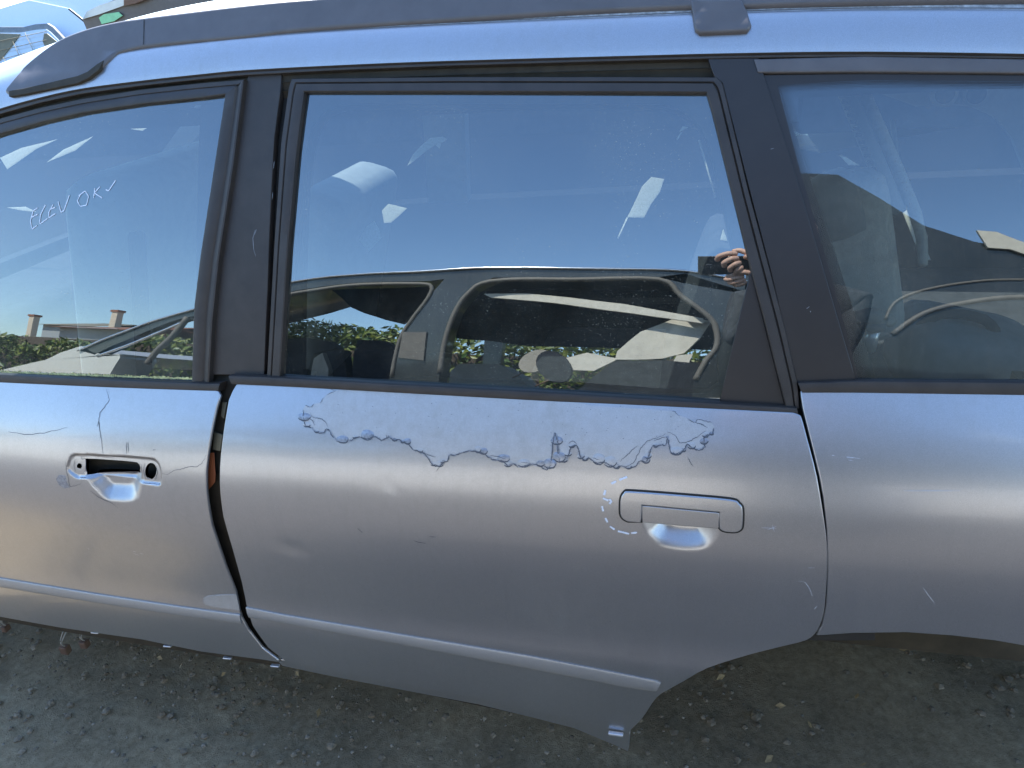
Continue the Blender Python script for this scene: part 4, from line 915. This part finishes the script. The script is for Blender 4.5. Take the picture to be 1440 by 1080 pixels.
tb = empty('tree', (-5.6, -7.5, 0), 'dark bushy tree beyond the hedge', 'tree')
tube('trunk', [(-5.6, -7.5, 0), (-5.5, -7.5, 1.4), (-5.4, -7.6, 2.2)], [.14, .10, .05], M['bark'], tb)
V, Fc = [], []
for i in range(9000):
    c = Vector((random.gauss(0, 1), random.gauss(0, 1), random.gauss(0, 1))).normalized()*random.random()**.4; c = Vector((-5.6+c.x*1.7, -7.5+c.y*1.3, 1.65+c.z*.8)); s = .06*random.uniform(.6, 1.3)
    u = Vector((random.gauss(0, 1), random.gauss(0, 1), random.gauss(0, 1))).normalized(); v = u.orthogonal().normalized(); b = len(V); V += [c-u*s, c+v*s*.5, c+u*s, c-v*s*.5]; Fc.append((b, b+1, b+2, b+3))
obj('crown', V, Fc, M['leafd'], tb, smooth=False)

# ---- the photographer, seen in the quarter glass, with the phone
fz_ = CAM - F_*.010
ph = empty('phone', fz_ + R_*.055, 'black phone held level in two hands', 'phone')
rot3 = Matrix((tuple(R_), tuple(U_), tuple(-F_))).transposed()
box('casing', fz_ + R_*.060 - U_*.006, (.158, .074, .008), M['phone'], ph, rot=rot3, bev=.003)
tube('lens_ring', [fz_ + F_*.004, fz_ + F_*.006], .006, M['chrome'], ph, 16) if False else None
box('flash_strip', fz_ + R_*.016 - U_*.002 + F_*.0046, (.018, .003, .001), M['chrome'], ph, rot=rot3)
def skin(name, pts, edges, rads_, mat, parent, lev=2):
    me = bpy.data.meshes.new(name); me.from_pydata([tuple(map(float, p)) for p in pts], edges, []); me.materials.append(mat)
    o = bpy.data.objects.new(name, me); COL.objects.link(o)
    if parent is not None: o.parent = parent; o.matrix_parent_inverse = WINV(parent)
    md = o.modifiers.new('skin', 'SKIN'); md.use_smooth_shade = True
    sk = me.skin_vertices[0].data if me.skin_vertices else None
    if sk is None:
        bm = bmesh.new(); bm.from_mesh(me); bm.verts.layers.skin.verify(); bm.to_mesh(me); bm.free(); sk = me.skin_vertices[0].data
    for i, r_ in enumerate(rads_): sk[i].radius = (r_, r_) if not hasattr(r_, '__len__') else r_
    sk[0].use_root = True
    sb_ = o.modifiers.new('sub', 'SUBSURF'); sb_.levels = lev; sb_.render_levels = lev
    return o
pr_ = empty('person', (.55, -1.62, 0), 'person in a dark jacket holding up a phone, reflected in the glass', 'person')
bx_, by_ = .34, -1.52
B = [(bx_, by_, .95), (bx_, by_+.01, 1.12), (bx_-.01, by_+.02, 1.30), (bx_-.02, by_+.04, 1.44), (bx_-.03, by_+.06, 1.53), (bx_-.04, by_+.10, 1.60),      # pelvis..neck
     (bx_-.20, by_+.05, 1.42), (bx_-.22, by_+.10, 1.22), (bx_-.10, by_+.24, 1.41), (.22, -1.20, 1.475),                       # arm on the phone side
     (bx_+.17, by_+.04, 1.42), (bx_+.08, by_+.14, 1.16), (bx_+.02, by_+.26, 1.34), (.235, -1.19, 1.43),                         # other arm
     (bx_-.10, by_, .88), (bx_-.12, by_+.03, .50), (bx_-.12, by_, .09), (bx_-.13, by_+.13, .05),
     (bx_+.10, by_, .88), (bx_+.13, by_+.03, .50), (bx_+.14, by_-.02, .09), (bx_+.15, by_+.11, .05)]
E = [(0, 1), (1, 2), (2, 3), (3, 4), (4, 5), (3, 6), (6, 7), (7, 8), (8, 9), (3, 10), (10, 11), (11, 12), (12, 13), (0, 14), (14, 15), (15, 16), (16, 17), (0, 18), (18, 19), (19, 20), (20, 21)]
Rr = [(.15, .12), (.14, .11), (.165, .12), (.15, .11), (.065, .065), (.055, .055), .075, .058, .048, .040, .075, .058, .048, .040, .095, .068, .045, .035, .095, .068, .045, .035]
skin('body', B, E, Rr, M['jacket'], pr_)
hd = (bx_-.04, by_+.13, 1.72)
H = [(hd[0], hd[1]-.01, 1.60), (hd[0], hd[1], 1.66), (hd[0], hd[1]-.01, 1.73), (hd[0], hd[1]-.015, 1.79), (hd[0], hd[1]+.075, 1.69), (hd[0], hd[1]+.095, 1.675)]
skin('head', H, [(0, 1), (1, 2), (2, 3), (1, 4), (4, 5)], [.055, .072, .088, .07, .03, .012], M['skin'], pr_)
skin('hair', [(hd[0], hd[1]-.05, 1.70), (hd[0], hd[1]-.03, 1.78), (hd[0], hd[1]+.02, 1.81)], [(0, 1), (1, 2)], [.075, .085, .065], M['hair'], pr_)
for s in (-1, 1): skin('eye', [(hd[0]+s*.03, hd[1]+.080, 1.73), (hd[0]+s*.03, hd[1]+.084, 1.73)], [(0, 1)], [.010, .009], M['hair'], pr_, 1)
def hand(w_, k0, dirs, mat, thumb):
    # palm from the wrist to the knuckles, each finger a bent chain rooted in the palm
    P = [w_, (w_[0]*.5+k0[0]*.5, w_[1]*.5+k0[1]*.5, w_[2]*.5+k0[2]*.5), k0]; E_ = [(0, 1), (1, 2)]; R2 = [(.024, .020), (.034, .018), (.030, .014)]
    h_ = skin('hand', P, E_, R2, mat, pr_)
    for chain in dirs + [thumb]:
        skin('finger' if chain is not thumb else 'thumb', chain, [(i, i+1) for i in range(len(chain)-1)], [.0115, .0108, .0100, .0085][:len(chain)], mat, pr_)
def V3(a, b, c): return tuple(fz_ + R_*(a-.018) + U_*(b*1.12) + F_*c)
k = V3(.128, .018, -.004)
hand(V3(.205, .022, -.03), k, [[V3(.120, .034, .006), V3(.095, .040, .022), V3(.066, .030, .026), V3(.060, .010, .018)],
      [V3(.124, .020, .010), V3(.105, .022, .030), V3(.082, .008, .032), V3(.084, -.010, .020)],
      [V3(.128, .006, .010), V3(.118, .004, .032), V3(.100, -.010, .032), V3(.102, -.026, .020)],
      [V3(.134, -.008, .008), V3(.130, -.012, .026), V3(.118, -.024, .026), V3(.116, -.036, .016)]], M['skin'],
     [V3(.150, .034, -.014), V3(.120, .046, -.018), V3(.096, .040, -.014)])
hand(V3(.215, -.050, -.02), V3(.150, -.046, -.002), [[V3(.142, -.036, .004), V3(.118, -.036, .014), V3(.096, -.044, .014), V3(.082, -.046, .010)],
      [V3(.142, -.044, .006), V3(.118, -.048, .018), V3(.094, -.056, .018), V3(.078, -.052, .012)],
      [V3(.146, -.054, .006), V3(.124, -.062, .016), V3(.104, -.068, .016), V3(.090, -.064, .010)],
      [V3(.150, -.062, .004), V3(.134, -.072, .012), V3(.118, -.076, .012), V3(.106, -.074, .008)]], M['skin'],
     [V3(.160, -.034, .010), V3(.140, -.026, .018), V3(.122, -.030, .020)])

# ---- cars standing beyond the roof, and added dark car-shaped blockers
M['white2'] = paint('white_car_paint', (.70, .73, .78), .1, .35, dirt=.15, orange=0)
M['blue2'] = paint('dark_blocker_paint', (.03, .035, .05), .4, .35, orange=0)
def low_car_blocker(x, label):  # added dark car shapes that hide the bright ground behind the far windows
    dc = empty('low_car_blocker', (x, 3.0, 0), label, 'car', 'dark car-shaped blockers added beyond the estate')
    slab('body_side', [(x-2.6, 2.35, .30), (x+2.4, 2.35, .30), (x+2.4, 2.35, .85), (x+1.7, 2.35, 1.0), (x-1.6, 2.35, .95), (x-2.6, 2.35, .78)], (0, 1.5, 0), M['blue2'], dc)
    slab('cabin', [(x-2.3, 2.335, .93), (x+2.3, 2.335, .98), (x+2.27, 2.36, 1.38), (x-2.25, 2.36, 1.38)], (0, 1.3, 0), M['trim'], dc)
low_car_blocker(-1.9, 'dark car-shaped blocker added beyond the estate, behind its front windows'); low_car_blocker(2.7, 'dark car-shaped blocker added beyond the rear of the estate')

# white hatchback seen over the roof, its tailgate sloping up to the light
wy = lambda px, py: 5.6 - py*.0045
def W_(P, d=0.): return [at(px, py, wy(px, py) - d) for px, py in P]
wc = empty('white_hatchback', at(40, 60, 5.6)*np.array([1, 1, 0]), 'white hatchback beyond the roof with a heated rear window', 'car')
M['pglass'] = plain('pale_rear_glass', (.55, .62, .64), .05, metal=.3, var=.05)
M['olive'] = plain('olive_trim', (.16, .14, .08), .6)
slab('tailgate', W_([(-160, 70), (-60, 30), (0, 12), (40, 0), (97, 12), (130, 38), (260, 150), (260, 260), (-160, 260)], -.12), (0, .5, 0), M['white2'], wc)
slab('roof', W_([(40, 0), (75, -12), (150, -16), (175, 0), (118, 27), (97, 12)], -.14), (0, 1.2, .02), M['white2'], wc)
wf = slab('window_seal', W_([(-60, 40), (0, 38), (33, 38), (50, 34), (66, 33), (74, 38), (93, 58), (110, 75), (110, 160), (-60, 160)], .02), (0, .03, 0), M['greytrim'], wc)
wgx = slab('window_glass', W_([(-60, 48), (0, 46), (28, 46), (50, 42), (64, 41), (70, 45), (86, 61), (100, 76), (100, 150), (-60, 150)], .035), (0, .02, 0), M['pglass'], wc)
slab('dark_trim', W_([(-60, 47), (0, 47), (28, 48), (18, 62), (8, 75), (0, 84), (-60, 120)], .045), (0, .008, 0), M['olive'], wgx)
slab('dark_trim', W_([(62, 47), (66, 47), (84, 62), (95, 74), (66, 72), (60, 58)], .045), (0, .008, 0), M['olive'], wgx)
for a, b in (((-40, 66), (66, 44)), ((-40, 80), (66, 56)), ((-40, 94), (70, 66)), ((-40, 106), (70, 78)), ((35, 46), (52, 82)), ((18, 58), (32, 90)), ((4, 80), (14, 98))):
    P = W_([a, b], .06); tube('heating_wire', P, .0028, M['olive'], wgx, 5)
tube('panel_seam', W_([(97, 13), (112, 25), (130, 40)], .03), .008, M['trim'], wc, 6)
gcx = empty('grey_car', at(170, 20, 7.0)*np.array([1, 1, 0]), 'grey car with a green tinted window beyond the white hatchback', 'car')
G2 = lambda P, d=0.: [at(px, py, 4.6 - d) for px, py in P]
slab('body', G2([(116, 28), (124, 18), (140, 8), (175, -6), (260, -30), (330, -30), (330, 120), (130, 60)]), (0, .8, 0), M['rail'], gcx)
slab('roof_edge', G2([(116, 27), (122, 16), (140, 7), (172, -3), (230, -16), (232, -8), (176, 7), (140, 20)], .02), (0, .05, .0), M['pglass'], gcx)
slab('side_window', G2([(139, 25), (146, 20), (166, 17), (172, 22), (160, 30), (143, 34)], .02), (0, .01, 0), plain('green_glass', (.25, .62, .35), .1), gcx)
slab('lamp', G2([(174, -2), (182, -6), (205, -10), (205, -1), (190, 5), (174, 8)], .04), (0, .02, 0), plain('brown_lamp', (.14, .07, .045), .3), gcx)
